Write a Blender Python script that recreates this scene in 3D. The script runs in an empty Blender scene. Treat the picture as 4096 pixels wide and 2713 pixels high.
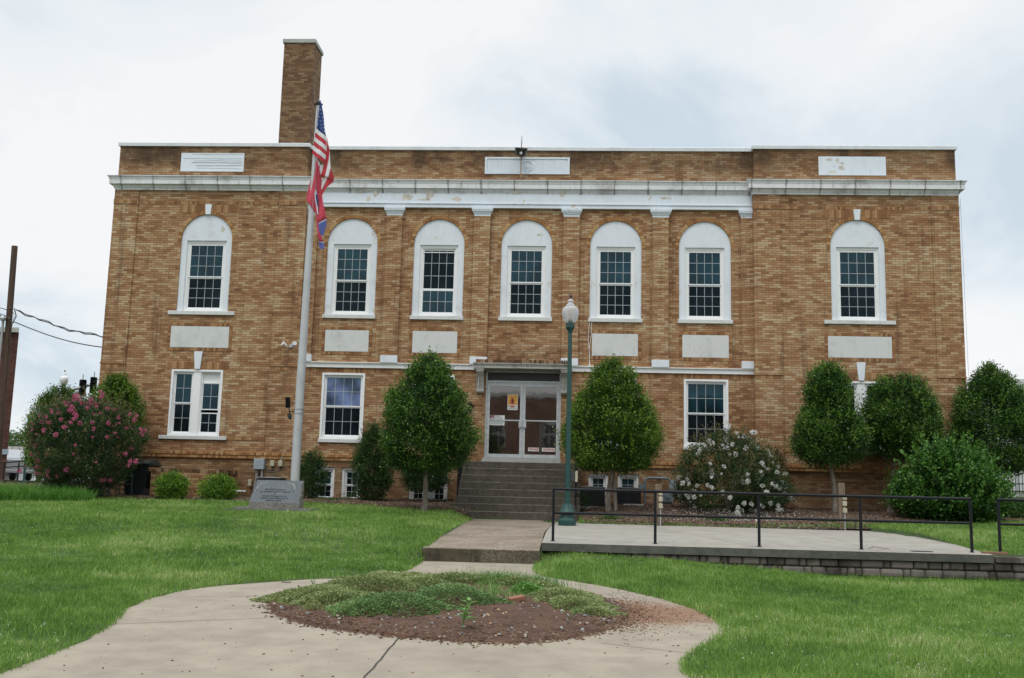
import bpy, bmesh, math, random
import numpy as np
from mathutils import Matrix, Vector
from mathutils.geometry import tessellate_polygon
R_ = math.radians
sc = bpy.context.scene
C = sc.collection
random.seed(7)

# ------------------------------------------------------------------ camera
cd = bpy.data.cameras.new('camera'); cam = bpy.data.objects.new('camera', cd); C.objects.link(cam)
cd.sensor_width = 36.0; cd.lens = 36.0 * 4101.7 / 4096.0; cd.clip_start = 0.1; cd.clip_end = 3000
def cam_axes(yaw, pitch, roll):
    cy, sy, cp, sp, cr, sr = math.cos(yaw), math.sin(yaw), math.cos(pitch), math.sin(pitch), math.cos(roll), math.sin(roll)
    fw = Vector((-sy*cp, cy*cp, sp)); rt = Vector((cy, sy, 0)); up = rt.cross(fw)
    return cr*rt + sr*up, -sr*rt + cr*up, fw
RT, UP, FW = cam_axes(R_(3.3855), R_(8.5535), R_(1.394))
m3 = Matrix((RT, UP, -FW)).transposed()
cam.matrix_world = Matrix.Translation((0, -29.6, 0)) @ m3.to_4x4()
sc.camera = cam

# ------------------------------------------------------------------ sky: bright overcast, NISHITA under a cloud deck
SUN_EL, SUN_AZ = R_(58), R_(205)
w = bpy.data.worlds.new("World"); sc.world = w; w.use_nodes = True
nt = w.node_tree; N = nt.nodes; L = nt.links
for n in list(N): N.remove(n)
out = N.new('ShaderNodeOutputWorld'); bg = N.new('ShaderNodeBackground')
sky = N.new('ShaderNodeTexSky'); sky.sky_type = 'NISHITA'; sky.sun_disc = False
sky.sun_elevation = SUN_EL; sky.sun_rotation = SUN_AZ
tc = N.new('ShaderNodeTexCoord')
sep = N.new('ShaderNodeSeparateXYZ'); L.new(tc.outputs['Generated'], sep.inputs[0])
def mth(op, a, b=None, clamp=False):
    n = N.new('ShaderNodeMath'); n.operation = op; n.use_clamp = clamp
    for i, v in enumerate((a, b)):
        if v is None: continue
        if isinstance(v, (int, float)): n.inputs[i].default_value = v
        else: L.new(v, n.inputs[i])
    return n.outputs[0]
zc = mth('ADD', mth('MAXIMUM', sep.outputs[2], 0.0), 0.42)
u = mth('DIVIDE', sep.outputs[0], zc); v = mth('DIVIDE', sep.outputs[1], zc)
cmb = N.new('ShaderNodeCombineXYZ'); L.new(u, cmb.inputs[0]); L.new(v, cmb.inputs[1])
no1 = N.new('ShaderNodeTexNoise'); no1.inputs['Scale'].default_value = 1.9; no1.inputs['Detail'].default_value = 8; no1.inputs['Roughness'].default_value = .55; no1.inputs['Distortion'].default_value = .5
mp = N.new('ShaderNodeMapping'); mp.inputs['Location'].default_value = (3.2, 1.7, 0); L.new(cmb.outputs[0], mp.inputs[0]); L.new(mp.outputs[0], no1.inputs['Vector'])
cr = N.new('ShaderNodeValToRGB'); L.new(no1.outputs[0], cr.inputs[0])
e = cr.color_ramp.elements
e[0].position = .37; e[0].color = (.66, .76, .845, 1); e[1].position = .585; e[1].color = (.99, .995, 1, 1)
e2 = e.new(.475); e2.color = (.875, .925, .96, 1)
el = mth('MAXIMUM', sep.outputs[2], 0.0)
boost = mth('ADD', 1.0, mth('MULTIPLY', mth('MAXIMUM', mth('SUBTRACT', el, .45), 0.0), 3.0))
vm = N.new('ShaderNodeVectorMath'); vm.operation = 'SCALE'; L.new(cr.outputs[0], vm.inputs[0]); L.new(boost, vm.inputs['Scale'])
sk = N.new('ShaderNodeVectorMath'); sk.operation = 'SCALE'; L.new(sky.outputs[0], sk.inputs[0]); sk.inputs['Scale'].default_value = .10
mx = N.new('ShaderNodeMix'); mx.data_type = 'RGBA'; mx.inputs[0].default_value = .90
L.new(sk.outputs[0], mx.inputs[6]); L.new(vm.outputs[0], mx.inputs[7])
L.new(mx.outputs[2], bg.inputs[0]); bg.inputs[1].default_value = 1.0; L.new(bg.outputs[0], out.inputs[0])

# ------------------------------------------------------------------ sun (soft, overcast)
sl = bpy.data.lights.new('sun', 'SUN'); sl.energy = .85; sl.angle = R_(22); sl.color = (1, .96, .9)
so = bpy.data.objects.new('sun', sl); C.objects.link(so)
so.rotation_euler = (R_(90) - SUN_EL, 0, math.pi - SUN_AZ)
sc.view_settings.view_transform = 'Standard'; sc.view_settings.look = 'None'
sc.view_settings.exposure = 0.0; sc.view_settings.gamma = 1.0; sc.view_settings.use_curve_mapping = False

# ------------------------------------------------------------------ tagging + mesh helpers
def tag(o, label=None, cat=None, group=None, kind=None):
    if label: o['label'] = label
    if cat: o['category'] = cat
    if group: o['group'] = group
    if kind: o['kind'] = kind
    return o
def empty(name, loc, label=None, cat=None, group=None, rz=0, kind=None):
    o = bpy.data.objects.new(name, None); C.objects.link(o); o.location = loc; o.rotation_euler = (0, 0, rz)
    o.empty_display_size = .2
    return tag(o, label, cat, group, kind)
class MB:
    def __init__(s): s.v = []; s.f = []; s.m = []
    def add(s, vs, fs, mi=0):
        b = len(s.v); s.v += [tuple(p) for p in vs]; s.f += [tuple(b+i for i in f) for f in fs]; s.m += [mi]*len(fs); return s
    def box(s, x0, x1, y0, y1, z0, z1, mi=0):
        return s.add([(x0,y0,z0),(x1,y0,z0),(x1,y1,z0),(x0,y1,z0),(x0,y0,z1),(x1,y0,z1),(x1,y1,z1),(x0,y1,z1)],
                     [(0,3,2,1),(4,5,6,7),(0,1,5,4),(1,2,6,5),(2,3,7,6),(3,0,4,7)], mi)
    def cbox(s, x0, x1, y0, y1, z0, z1, c=.01, mi=0):   # box with its edges rounded off (chamfer)
        vs = []; 
        for z, k in ((z0, c), (z0+c, 0), (z1-c, 0), (z1, c)):
            vs += [(x0+k,y0+k+ (0 if k else 0),z),(x1-k,y0+k,z),(x1-k,y1-k,z),(x0+k,y1-k,z)]
        fs = [(3,2,1,0),(12,13,14,15)]
        for r in range(3):
            for i in range(4):
                a = r*4+i; b = r*4+(i+1) % 4; fs.append((a, b, b+4, a+4))
        return s.add(vs, fs, mi)
    def prism(s, poly, y0, y1, mi=0, axis='y'):          # poly in XZ (axis y), XY (axis z) or YZ (axis x)
        n = len(poly)
        P = {'y': lambda a, b, t: (a, t, b), 'z': lambda a, b, t: (a, b, t), 'x': lambda a, b, t: (t, a, b)}[axis]
        vs = [P(a, b, y0) for a, b in poly] + [P(a, b, y1) for a, b in poly]
        tri = tessellate_polygon([[Vector((a, b, 0)) for a, b in poly]])
        fs = [tuple(t) for t in tri] + [tuple(n+i for i in reversed(t)) for t in tri]
        fs += [(i, (i+1) % n, n+(i+1) % n, n+i) for i in range(n)]
        return s.add(vs, fs, mi)
    def tube(s, pts, r, seg=8, mi=0, cap=True):
        pts = [Vector(p) for p in pts]; n = len(pts); rs = r if isinstance(r, (list, tuple)) else [r]*n
        vs = []; prev = None
        for i, p in enumerate(pts):
            d = (pts[min(i+1, n-1)] - pts[max(i-1, 0)]).normalized()
            if prev is None:
                a = Vector((0, 0, 1)) if abs(d.z) < .9 else Vector((1, 0, 0)); n1 = d.cross(a).normalized()
            else: n1 = (prev - d*prev.dot(d)).normalized()
            prev = n1; n2 = d.cross(n1)
            for k in range(seg):
                t = 2*math.pi*k/seg; vs.append(p + (n1*math.cos(t) + n2*math.sin(t))*rs[i])
        fs = [(i*seg+k, i*seg+(k+1) % seg, (i+1)*seg+(k+1) % seg, (i+1)*seg+k) for i in range(n-1) for k in range(seg)]
        if cap: fs += [tuple(range(seg-1, -1, -1)), tuple((n-1)*seg+k for k in range(seg))]
        return s.add(vs, fs, mi)
    def lathe(s, prof, cx, cy, seg=24, mi=0, axis='z'):
        vs = []
        for r, z in prof:
            for k in range(seg):
                t = 2*math.pi*k/seg; a, b = r*math.cos(t), r*math.sin(t)
                vs.append((cx+a, cy+b, z) if axis == 'z' else ((cx+a, z, cy+b) if axis == 'y' else (z, cx+a, cy+b)))
        n = len(prof)
        fs = [(i*seg+k, i*seg+(k+1) % seg, (i+1)*seg+(k+1) % seg, (i+1)*seg+k) for i in range(n-1) for k in range(seg)]
        fs += [tuple(range(seg-1, -1, -1)), tuple((n-1)*seg+k for k in range(seg))]
        return s.add(vs, fs, mi)
    def quad(s, a, b, c, d, mi=0): return s.add([a, b, c, d], [(0, 1, 2, 3)], mi)
    def build(s, name, mats, parent=None, smooth=False, fixn=True, loc=None):
        me = bpy.data.meshes.new(name); me.from_pydata(s.v, [], s.f)
        if not isinstance(mats, (list, tuple)): mats = [mats]
        for m in mats: me.materials.append(m)
        if len(mats) > 1: me.polygons.foreach_set('material_index', s.m)
        if fixn:
            bm = bmesh.new(); bm.from_mesh(me); bmesh.ops.recalc_face_normals(bm, faces=bm.faces); bm.to_mesh(me); bm.free()
        if smooth:
            me.polygons.foreach_set('use_smooth', [True]*len(me.polygons))
            try: me.set_sharp_from_angle(angle=R_(40))
            except Exception: pass
        me.update()
        o = bpy.data.objects.new(name, me); C.objects.link(o)
        if parent: o.parent = parent
        if loc: o.location = loc
        return o
def world_child(o, parent):      # geometry was written in world coordinates; keep it there under a placed parent
    o.parent = parent; o.matrix_parent_inverse = Matrix.Translation(parent.location).inverted() if not any(parent.rotation_euler) else (Matrix.Translation(parent.location) @ Matrix.Rotation(parent.rotation_euler[2], 4, 'Z')).inverted()
    return o
def np_mesh(name, verts, loops, starts, mat, parent=None, smooth=False, tint=None):
    me = bpy.data.meshes.new(name)
    me.vertices.add(len(verts)); me.vertices.foreach_set('co', np.ascontiguousarray(verts, dtype=np.float32).ravel())
    me.loops.add(len(loops)); me.loops.foreach_set('vertex_index', np.ascontiguousarray(loops, dtype=np.int32))
    me.polygons.add(len(starts)); me.polygons.foreach_set('loop_start', np.ascontiguousarray(starts, dtype=np.int32))
    me.update(calc_edges=True)
    if tint is not None:
        a = me.attributes.new('tint', 'FLOAT', 'FACE'); a.data.foreach_set('value', np.ascontiguousarray(tint, dtype=np.float32))
    if smooth: me.polygons.foreach_set('use_smooth', [True]*len(me.polygons))
    for m in (mat if isinstance(mat, (list, tuple)) else [mat]): me.materials.append(m)
    o = bpy.data.objects.new(name, me); C.objects.link(o)
    if parent: o.parent = parent
    return o
def dup(root, loc=None, label=None, rz=None):
    r = root.copy(); C.objects.link(r)
    if loc: r.location = loc
    if label: r['label'] = label
    if rz is not None: r.rotation_euler = (0, 0, rz)
    for ch in list(root.children):
        c = ch.copy(); C.objects.link(c); c.parent = r
        for g in list(ch.children):
            d = g.copy(); C.objects.link(d); d.parent = c
    return r
def text_mesh(name, body, size, loc, rot, mat, parent=None, align='CENTER', ext=.0015, sx=1.0, bold=0.0, spacing=1.0):
    cu = bpy.data.curves.new(name, 'FONT'); cu.body = body; cu.size = size; cu.align_x = align; cu.align_y = 'CENTER'
    cu.extrude = ext; cu.offset = bold; cu.resolution_u = 3; cu.space_character = spacing
    t = bpy.data.objects.new(name + '_tmp', cu); C.objects.link(t)
    bpy.context.view_layer.update()
    dg = bpy.context.evaluated_depsgraph_get()
    me = bpy.data.meshes.new_from_object(t.evaluated_get(dg)); me.name = name
    bpy.data.objects.remove(t); bpy.data.curves.remove(cu)
    me.materials.clear(); me.materials.append(mat)
    o = bpy.data.objects.new(name, me); C.objects.link(o); o.location = loc; o.rotation_euler = rot; o.scale = (sx, 1, 1)
    if parent: o.parent = parent
    return o
# ------------------------------------------------------------------ materials
class G:
    """tiny node-graph helper"""
    def __init__(s, name):
        s.m = bpy.data.materials.new(name); s.m.use_nodes = True; s.nt = s.m.node_tree; s.N = s.nt.nodes; s.L = s.nt.links
        s.b = s.N['Principled BSDF']; s.o = s.N['Material Output']; s.tc = s.N.new('ShaderNodeTexCoord')
    def set(s, **k):
        for a, v in k.items():
            i = s.b.inputs[a.replace('_', ' ')]
            if hasattr(v, 'is_linked') or isinstance(v, bpy.types.NodeSocket): s.L.new(v, i)
            else: i.default_value = v
        return s
    def mth(s, op, a, b=0.0, c=None, clamp=False):
        n = s.N.new('ShaderNodeMath'); n.operation = op; n.use_clamp = clamp
        for i, v in enumerate((a, b, c)):
            if v is None: continue
            if isinstance(v, (int, float)): n.inputs[i].default_value = v
            else: s.L.new(v, n.inputs[i])
        return n.outputs[0]
    def noise(s, scale, detail=3, rough=.55, vec=None, scl=None, dist=0, loc=(0, 0, 0)):
        n = s.N.new('ShaderNodeTexNoise'); n.inputs['Scale'].default_value = scale; n.inputs['Detail'].default_value = detail
        n.inputs['Roughness'].default_value = rough; n.inputs['Distortion'].default_value = dist
        vv = vec or s.tc.outputs['Object']
        if scl or loc != (0, 0, 0):
            mp = s.N.new('ShaderNodeMapping'); mp.inputs['Scale'].default_value = scl or (1, 1, 1); mp.inputs['Location'].default_value = loc
            s.L.new(vv, mp.inputs[0]); vv = mp.outputs[0]
        s.L.new(vv, n.inputs['Vector']); return n.outputs[0]
    def ramp(s, fac, stops, interp='LINEAR'):
        n = s.N.new('ShaderNodeValToRGB'); s.L.new(fac, n.inputs[0]); n.color_ramp.interpolation = interp
        els = n.color_ramp.elements
        while len(els) < len(stops): els.new(.5)
        for e_, (p, c) in zip(els, stops):
            e_.position = p; e_.color = (*c, 1) if not isinstance(c, (int, float)) else (c, c, c, 1)
        return n.outputs[0]
    def mix(s, f, a, b, mode='MIX'):
        n = s.N.new('ShaderNodeMix'); n.data_type = 'RGBA'; n.blend_type = mode
        for i, v in ((0, f), (6, a), (7, b)):
            if isinstance(v, bpy.types.NodeSocket): s.L.new(v, n.inputs[i])
            elif i == 0: n.inputs[0].default_value = v
            else: n.inputs[i].default_value = (*v, 1)
        return n.outputs[2]
    def maprange(s, v, a, b, c=0.0, d=1.0):
        n = s.N.new('ShaderNodeMapRange'); n.interpolation_type = 'SMOOTHSTEP'; s.L.new(v, n.inputs[0])
        for i, x in enumerate((a, b, c, d)): n.inputs[i+1].default_value = x
        return n.outputs[0]
    def bump(s, h, strength=.3, dist=.01):
        n = s.N.new('ShaderNodeBump'); n.inputs['Strength'].default_value = strength; n.inputs['Distance'].default_value = dist
        s.L.new(h, n.inputs['Height']); s.L.new(n.outputs[0], s.b.inputs['Normal']); return s
    def xyz(s, src=None):
        n = s.N.new('ShaderNodeSeparateXYZ'); s.L.new(src or s.tc.outputs['Object'], n.inputs[0]); return n.outputs
    def island(s):
        n = s.N.new('ShaderNodeNewGeometry'); return n.outputs['Random Per Island']
def plain(name, col, rough=.6, metal=0.0, var=.12, scale=6, spec=.5):
    g = G(name); n = g.noise(scale, 4)
    c = g.ramp(n, [(.3, tuple(x*(1-var) for x in col)), (.7, tuple(min(1, x*(1+var)) for x in col))])
    g.set(Base_Color=c, Roughness=rough, Metallic=metal); g.b.inputs['Specular IOR Level'].default_value = spec
    return g.m
BR = [(0, (.070, .037, .025)), (.14, (.17, .082, .040)), (.30, (.280, .140, .066)), (.48, (.365, .202, .099)), (.66, (.42, .265, .140)), (.84, (.505, .370, .222)), (1, (.58, .45, .28))]
def brick_mat(name, bw=.214, bh=.0683, dark=0.0, soot=True):
    g = G(name); x, y, z = g.xyz()
    uu = g.mth('ADD', x, y)
    rowf = g.mth('DIVIDE', z, bh); row = g.mth('FLOOR', rowf)
    half = g.mth('MULTIPLY', g.mth('MODULO', g.mth('ABSOLUTE', row), 2.0), .5)
    colf = g.mth('ADD', g.mth('DIVIDE', uu, bw), half); col = g.mth('FLOOR', colf)
    fz = g.mth('FRACT', rowf); fx = g.mth('FRACT', colf)
    cb = g.N.new('ShaderNodeCombineXYZ'); g.L.new(col, cb.inputs[0]); g.L.new(row, cb.inputs[1])
    wn = g.N.new('ShaderNodeTexWhiteNoise'); wn.noise_dimensions = '2D'; g.L.new(cb.outputs[0], wn.inputs[0])
    big = g.noise(.55, 3, .6)
    streak = g.noise(1.0, 2, .6, scl=(.8, .8, 5.0))
    f = g.mth('ADD', g.mth('ADD', .10, g.mth('MULTIPLY', wn.outputs[0], .54)), g.mth('MULTIPLY', g.maprange(big, .3, .7), .20))
    f = g.mth('ADD', f, g.mth('MULTIPLY', g.maprange(streak, .3, .7), .14))
    f = g.mth('SUBTRACT', f, dark, clamp=True)
    colr = g.ramp(f, BR)
    fine = g.noise(70, 3, .7)
    colr = g.mix(g.mth('MULTIPLY', g.maprange(fine, .45, .8), .35), colr, (.22, .12, .06))
    mz = g.mth('LESS_THAN', fz, .16); mxx = g.mth('LESS_THAN', fx, .045)
    mort = g.mth('MAXIMUM', mz, mxx)
    colr = g.mix(g.mth('MULTIPLY', mort, .75), colr, (.080, .055, .038))
    if soot:
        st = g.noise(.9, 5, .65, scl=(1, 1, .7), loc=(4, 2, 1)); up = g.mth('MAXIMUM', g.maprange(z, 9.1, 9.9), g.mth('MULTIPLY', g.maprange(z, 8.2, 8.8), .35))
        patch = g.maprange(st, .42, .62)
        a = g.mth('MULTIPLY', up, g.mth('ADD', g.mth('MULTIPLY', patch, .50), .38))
        drip = g.mth('MULTIPLY', g.maprange(g.noise(1.0, 5, .6, scl=(5, 5, .35), loc=(9, 3, 0)), .52, .72), .38)
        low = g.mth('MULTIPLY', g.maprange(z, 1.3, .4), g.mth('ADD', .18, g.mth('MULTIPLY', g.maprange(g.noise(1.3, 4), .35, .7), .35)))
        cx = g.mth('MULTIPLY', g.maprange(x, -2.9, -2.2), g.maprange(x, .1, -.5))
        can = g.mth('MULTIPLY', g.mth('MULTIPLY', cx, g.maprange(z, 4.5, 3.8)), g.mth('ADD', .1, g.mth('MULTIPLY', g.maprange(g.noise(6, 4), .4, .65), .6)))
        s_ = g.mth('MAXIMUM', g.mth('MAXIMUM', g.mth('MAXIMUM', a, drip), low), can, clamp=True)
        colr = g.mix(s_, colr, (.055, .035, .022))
    g.set(Base_Color=colr, Roughness=.88); g.b.inputs['Specular IOR Level'].default_value = .25
    hgt = g.mth('SUBTRACT', g.mth('MULTIPLY', fine, .3), mort)
    g.bump(hgt, .45, .008)
    return g.m
def unit_mat(name, stops, sooty=0.0):      # separate bricks / stones: one tone per piece
    g = G(name); r = g.island(); n = g.noise(40, 4, .7); b = g.noise(1.2, 3)
    f = g.mth('ADD', g.mth('MULTIPLY', r, .8), g.mth('MULTIPLY', b, .25))
    c = g.ramp(f, stops); c = g.mix(g.mth('MULTIPLY', g.maprange(n, .45, .8), .4), c, tuple(x*.45 for x in stops[len(stops)//2][1]))
    if sooty: c = g.mix(g.mth('MULTIPLY', g.maprange(g.noise(1.1, 5, .65), .45, .7), sooty), c, (.03, .025, .02))
    g.set(Base_Color=c, Roughness=.9); g.b.inputs['Specular IOR Level'].default_value = .2; g.bump(n, .5, .006); return g.m
def paint_mat(name, col=(.80, .81, .80), grime=.35, peel=.0, joints=False):
    g = G(name); x, y, z = g.xyz()
    n = g.noise(1.4, 6, .65); n2 = g.noise(9, 5, .7); n3 = g.noise(2.2, 2, .5, loc=(7, 1, 3))
    c = g.mix(g.mth('MULTIPLY', g.maprange(n2, .4, .75), .18), col, tuple(q*.75 for q in col))
    if peel:
        pe = g.mth('MULTIPLY', g.maprange(n3, .66, .68), g.maprange(g.noise(5, 3), .45, .5))
        c = g.mix(g.mth('MULTIPLY', pe, peel), c, (.60, .53, .45))
    if grime:
        gr = g.mth('MULTIPLY', g.maprange(n, .50, .72), grime); dn = g.noise(3, 5, .7, scl=(3, 3, .6), loc=(1, 5, 2))
        gr2 = g.mth('MULTIPLY', g.maprange(dn, .52, .75), grime)
        c = g.mix(g.mth('MAXIMUM', gr, gr2), c, (.20, .19, .17))
    if joints:
        uu = g.mth('ADD', x, y); jn = g.mth('ABSOLUTE', g.mth('SUBTRACT', g.mth('FRACT', g.mth('ADD', g.mth('DIVIDE', x, .99), .3)), .5))
        jit = g.noise(12, 3); wd = g.mth('ADD', .010, g.mth('MULTIPLY', g.maprange(jit, .35, .75), .026))
        jm = g.mth('LESS_THAN', jn, wd); c = g.mix(g.mth('MULTIPLY', jm, .62), c, (.05, .045, .04))
        fade = g.mth('MULTIPLY', g.maprange(jn, .09, .0), g.mth('MULTIPLY', g.maprange(n2, .4, .7), .5)); c = g.mix(fade, c, (.25, .23, .21))
    g.set(Base_Color=c, Roughness=.6); g.bump(n2, .15, .004); return g.m
def concrete_mat(name, col, agg=0.0, grime=.3, stain=None, mott=0.0):
    g = G(name); n = g.noise(2.5, 6, .6); n2 = g.noise(45, 3, .7); n3 = g.noise(.6, 3)
    c = g.mix(g.maprange(n, .3, .7), tuple(q*.86 for q in col), tuple(q*1.08 for q in col))
    c = g.mix(g.mth('MULTIPLY', g.maprange(n3, .45, .8), grime), c, tuple(q*.62 for q in col))
    c = g.mix(g.mth('MULTIPLY', g.maprange(n2, .45, .75), .12+agg*.4), c, tuple(q*.55 for q in col))
    if mott: c = g.mix(g.mth('MULTIPLY', g.maprange(g.noise(7, 6, .75), .42, .66), mott), c, tuple(q*.35 for q in col)); c = g.mix(g.mth('MULTIPLY', g.maprange(g.noise(11, 5, .7, loc=(3, 3, 3)), .55, .75), mott*.6), c, tuple(min(1, q*1.9) for q in col))
    if agg:
        v = g.N.new('ShaderNodeTexVoronoi'); v.inputs['Scale'].default_value = 48; g.L.new(g.tc.outputs['Object'], v.inputs['Vector'])
        hs = g.N.new('ShaderNodeSeparateColor'); g.L.new(v.outputs['Color'], hs.inputs[0])
        pb = g.ramp(hs.outputs[0], [(0, (.10, .075, .05)), (.35, (.25, .19, .13)), (.7, (.36, .31, .25)), (1, (.50, .46, .40))])
        c = g.mix(g.mth('MULTIPLY', g.maprange(g.noise(1.2, 4), .3, .6), agg), c, pb)
    if stain:
        x, y, z = g.xyz(); dx = g.mth('MULTIPLY', g.mth('SUBTRACT', x, stain[0]), 1/stain[2]); dy = g.mth('MULTIPLY', g.mth('SUBTRACT', y, stain[1]), 1/stain[3])
        d = g.mth('SQRT', g.mth('ADD', g.mth('MULTIPLY', dx, dx), g.mth('MULTIPLY', dy, dy)))
        d = g.mth('ADD', d, g.mth('MULTIPLY', g.mth('SUBTRACT', g.noise(4, 5, .7), .5), 1.3))
        c = g.mix(g.mth('MULTIPLY', g.maprange(d, 1.0, .35), .8), c, (.22, .115, .065))
    g.set(Base_Color=c, Roughness=.9); g.b.inputs['Specular IOR Level'].default_value = .2; g.bump(n2, .25, .004); return g.m
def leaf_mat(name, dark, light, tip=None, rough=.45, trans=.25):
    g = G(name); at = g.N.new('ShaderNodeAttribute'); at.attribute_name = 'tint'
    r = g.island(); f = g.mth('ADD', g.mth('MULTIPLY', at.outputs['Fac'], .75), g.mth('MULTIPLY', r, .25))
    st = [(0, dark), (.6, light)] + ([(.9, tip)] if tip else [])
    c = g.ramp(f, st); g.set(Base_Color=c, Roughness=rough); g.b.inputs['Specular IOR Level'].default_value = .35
    tr = g.N.new('ShaderNodeBsdfTranslucent'); g.L.new(g.mix(.3, c, (.06, .16, .01)), tr.inputs[0])
    ms = g.N.new('ShaderNodeMixShader'); ms.inputs[0].default_value = trans
    g.L.new(g.b.outputs[0], ms.inputs[1]); g.L.new(tr.outputs[0], ms.inputs[2]); g.L.new(ms.outputs[0], g.o.inputs[0]); return g.m
def glass_mat(name, col=(.010, .014, .017), rough=.03, spec=.6, wob=.05, tint=(.55, .85, 1)):
    g = G(name); n = g.noise(1.3, 2); c = g.ramp(n, [(.36, tuple(q*.35 for q in col)), (.64, tuple(q*2.0 for q in col))])  # uneven base colour paints reflection streaks into the panes
    g.set(Base_Color=c, Roughness=rough); g.b.inputs['Specular IOR Level'].default_value = spec; g.b.inputs['Specular Tint'].default_value = (*tint, 1)
    g.bump(g.noise(1.7, 3), wob, .05); return g.m
M = {}
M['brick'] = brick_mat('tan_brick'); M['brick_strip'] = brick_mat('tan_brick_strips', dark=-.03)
M['brick_low'] = brick_mat('brown_brick', bw=.215, dark=.12, soot=False)
BR0 = BR; BR = [(0, (.04, .024, .017)), (.3, (.115, .062, .034)), (.6, (.185, .102, .052)), (1, (.31, .215, .125))]; M['chimney_brick'] = brick_mat('chimney_brick', soot=False); BR = BR0
M['unit'] = unit_mat('brick_units', [(.05, (.20, .09, .04)), (.35, (.34, .165, .065)), (.7, (.42, .235, .10)), (1, (.52, .36, .18))])
M['unit_red'] = unit_mat('brick_units_reddish', [(.05, (.15, .075, .04)), (.4, (.28, .14, .065)), (.8, (.38, .21, .10)), (1, (.48, .32, .17))])
M['unit_dark'] = unit_mat('brick_units_stained', [(.05, (.06, .035, .02)), (.5, (.17, .09, .05)), (1, (.38, .27, .16))], .3)
BR0 = BR; BR = [(0, (.03, .012, .011)), (.4, (.07, .026, .022)), (.8, (.11, .045, .036)), (1, (.16, .075, .06))]; M['far_brick'] = brick_mat('maroon_brick', soot=False); BR = [(0, (.14, .07, .055)), (.5, (.32, .17, .13)), (1, (.48, .32, .26))]; M['street_brick'] = brick_mat('pink_red_brick', soot=False); BR = BR0
M['white'] = paint_mat('white_paint', grime=.10); M['white_clean'] = paint_mat('white_vinyl', (.84, .85, .85), grime=.0)
M['stucco'] = paint_mat('white_stucco', (.72, .765, .81), grime=.16, peel=.5)
M['cream'] = paint_mat('cream_plaster', (.63, .645, .625), grime=.28)
M['frieze'] = paint_mat('peeling_white_paint', (.70, .76, .82), grime=.14, peel=.9)
M['cornice'] = paint_mat('weathered_white_stone', (.74, .75, .76), grime=.60, joints=True)
M['coping'] = paint_mat('white_coping', (.70, .73, .75), grime=.25)
M['canopy'] = paint_mat('stained_plaster', (.50, .49, .45), grime=1.0)
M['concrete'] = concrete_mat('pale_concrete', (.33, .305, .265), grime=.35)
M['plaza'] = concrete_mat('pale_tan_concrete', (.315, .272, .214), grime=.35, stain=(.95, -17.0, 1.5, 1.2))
M['mossy'] = concrete_mat('mossy_concrete_edge', (.085, .072, .048), agg=.25, grime=.9, mott=.8); M['bars'] = plain('window_bars', (.38, .42, .44), .5); M['slab_edge'] = concrete_mat('grey_slab_edge', (.13, .13, .115), grime=.9, mott=.45)
M['oldpath'] = concrete_mat('worn_aggregate_concrete', (.20, .160, .120), agg=.6, grime=.5)
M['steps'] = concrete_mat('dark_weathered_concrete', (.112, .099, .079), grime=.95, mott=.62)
M['nosing'] = concrete_mat('worn_step_edge', (.30, .28, .24), agg=.4, grime=.5)
M['capstone'] = concrete_mat('grey_cap', (.42, .43, .40), grime=.5)
M['joint'] = plain('dark_joint', (.045, .04, .033), .95)
M['glass'] = glass_mat('window_glass', (.004, .018, .025), spec=.55); M['glass_low'] = glass_mat('screened_glass', (.004, .006, .008), rough=.12, spec=.22)
M['glass_blue'] = glass_mat('curtained_glass', (.10, .13, .24), rough=.1)
M['glass_door'] = glass_mat('door_glass', (.010, .008, .007), spec=.95, wob=.02, tint=(1, .95, .9))
M['glass_door'].node_tree.nodes['Principled BSDF'].inputs['IOR'].default_value = 1.9
M['alu'] = plain('aluminium', (.52, .54, .55), .42, .35, .12, 10)
M['dark_panel'] = plain('dark_panel', (.035, .032, .028), .5)
M['black'] = plain('black_painted_steel', (.010, .011, .014), .55, 0, .3, 20, .25)
M['green_iron'] = plain('dark_green_iron', (.012, .060, .052), .42, 0, .15, 12)
M['galv'] = plain('galvanised_steel', (.40, .42, .43), .5, .4)
M['pole'] = plain('brushed_aluminium_pole', (.50, .51, .52), .5, .25, .08, 3)
M['dark_metal'] = plain('dark_metal', (.05, .052, .055), .5, .3)
M['grey_box'] = plain('grey_electrical_paint', (.28, .33, .36), .5)
M['gas_grey'] = plain('grey_gas_meter_paint', (.18, .23, .26), .55)
M['beige'] = plain('beige_plastic', (.42, .38, .27), .5)
M['ac_dark'] = plain('dark_grey_louvre', (.035, .036, .042), .5, .2)
M['ac_grey'] = plain('grey_metal_cabinet', (.20, .20, .19), .5)
M['bin'] = plain('dark_green_plastic', (.008, .016, .016), .45)
M['tyre'] = plain('black_rubber', (.02, .02, .02), .8)
M['granite'] = concrete_mat('polished_grey_granite', (.155, .175, .195), agg=.10, grime=.1)
M['granite_rough'] = concrete_mat('rough_grey_granite', (.17, .17, .17), agg=.3, grime=.6)
M['engrave'] = plain('dark_engraving', (.035, .04, .048), .8); M['engrave_light'] = plain('pale_engraving', (.42, .43, .41), .8)
M['flag_red'] = plain('flag_red_cloth', (.50, .035, .05), .8); M['flag_white'] = plain('flag_white_cloth', (.72, .72, .74), .8); M['flag_blue'] = plain('flag_blue_cloth', (.02, .055, .20), .8)
M['tn_red'] = plain('state_flag_red_cloth', (.52, .055, .09), .8); M['tn_blue'] = plain('state_flag_blue_cloth', (.10, .13, .38), .8)
g = G('wood_post'); n = g.noise(3, 5, .6, scl=(8, 8, .8)); g.set(Base_Color=g.ramp(n, [(.3, (.10, .065, .045)), (.7, (.24, .18, .13))]), Roughness=.9); M['wood'] = g.m
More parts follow.
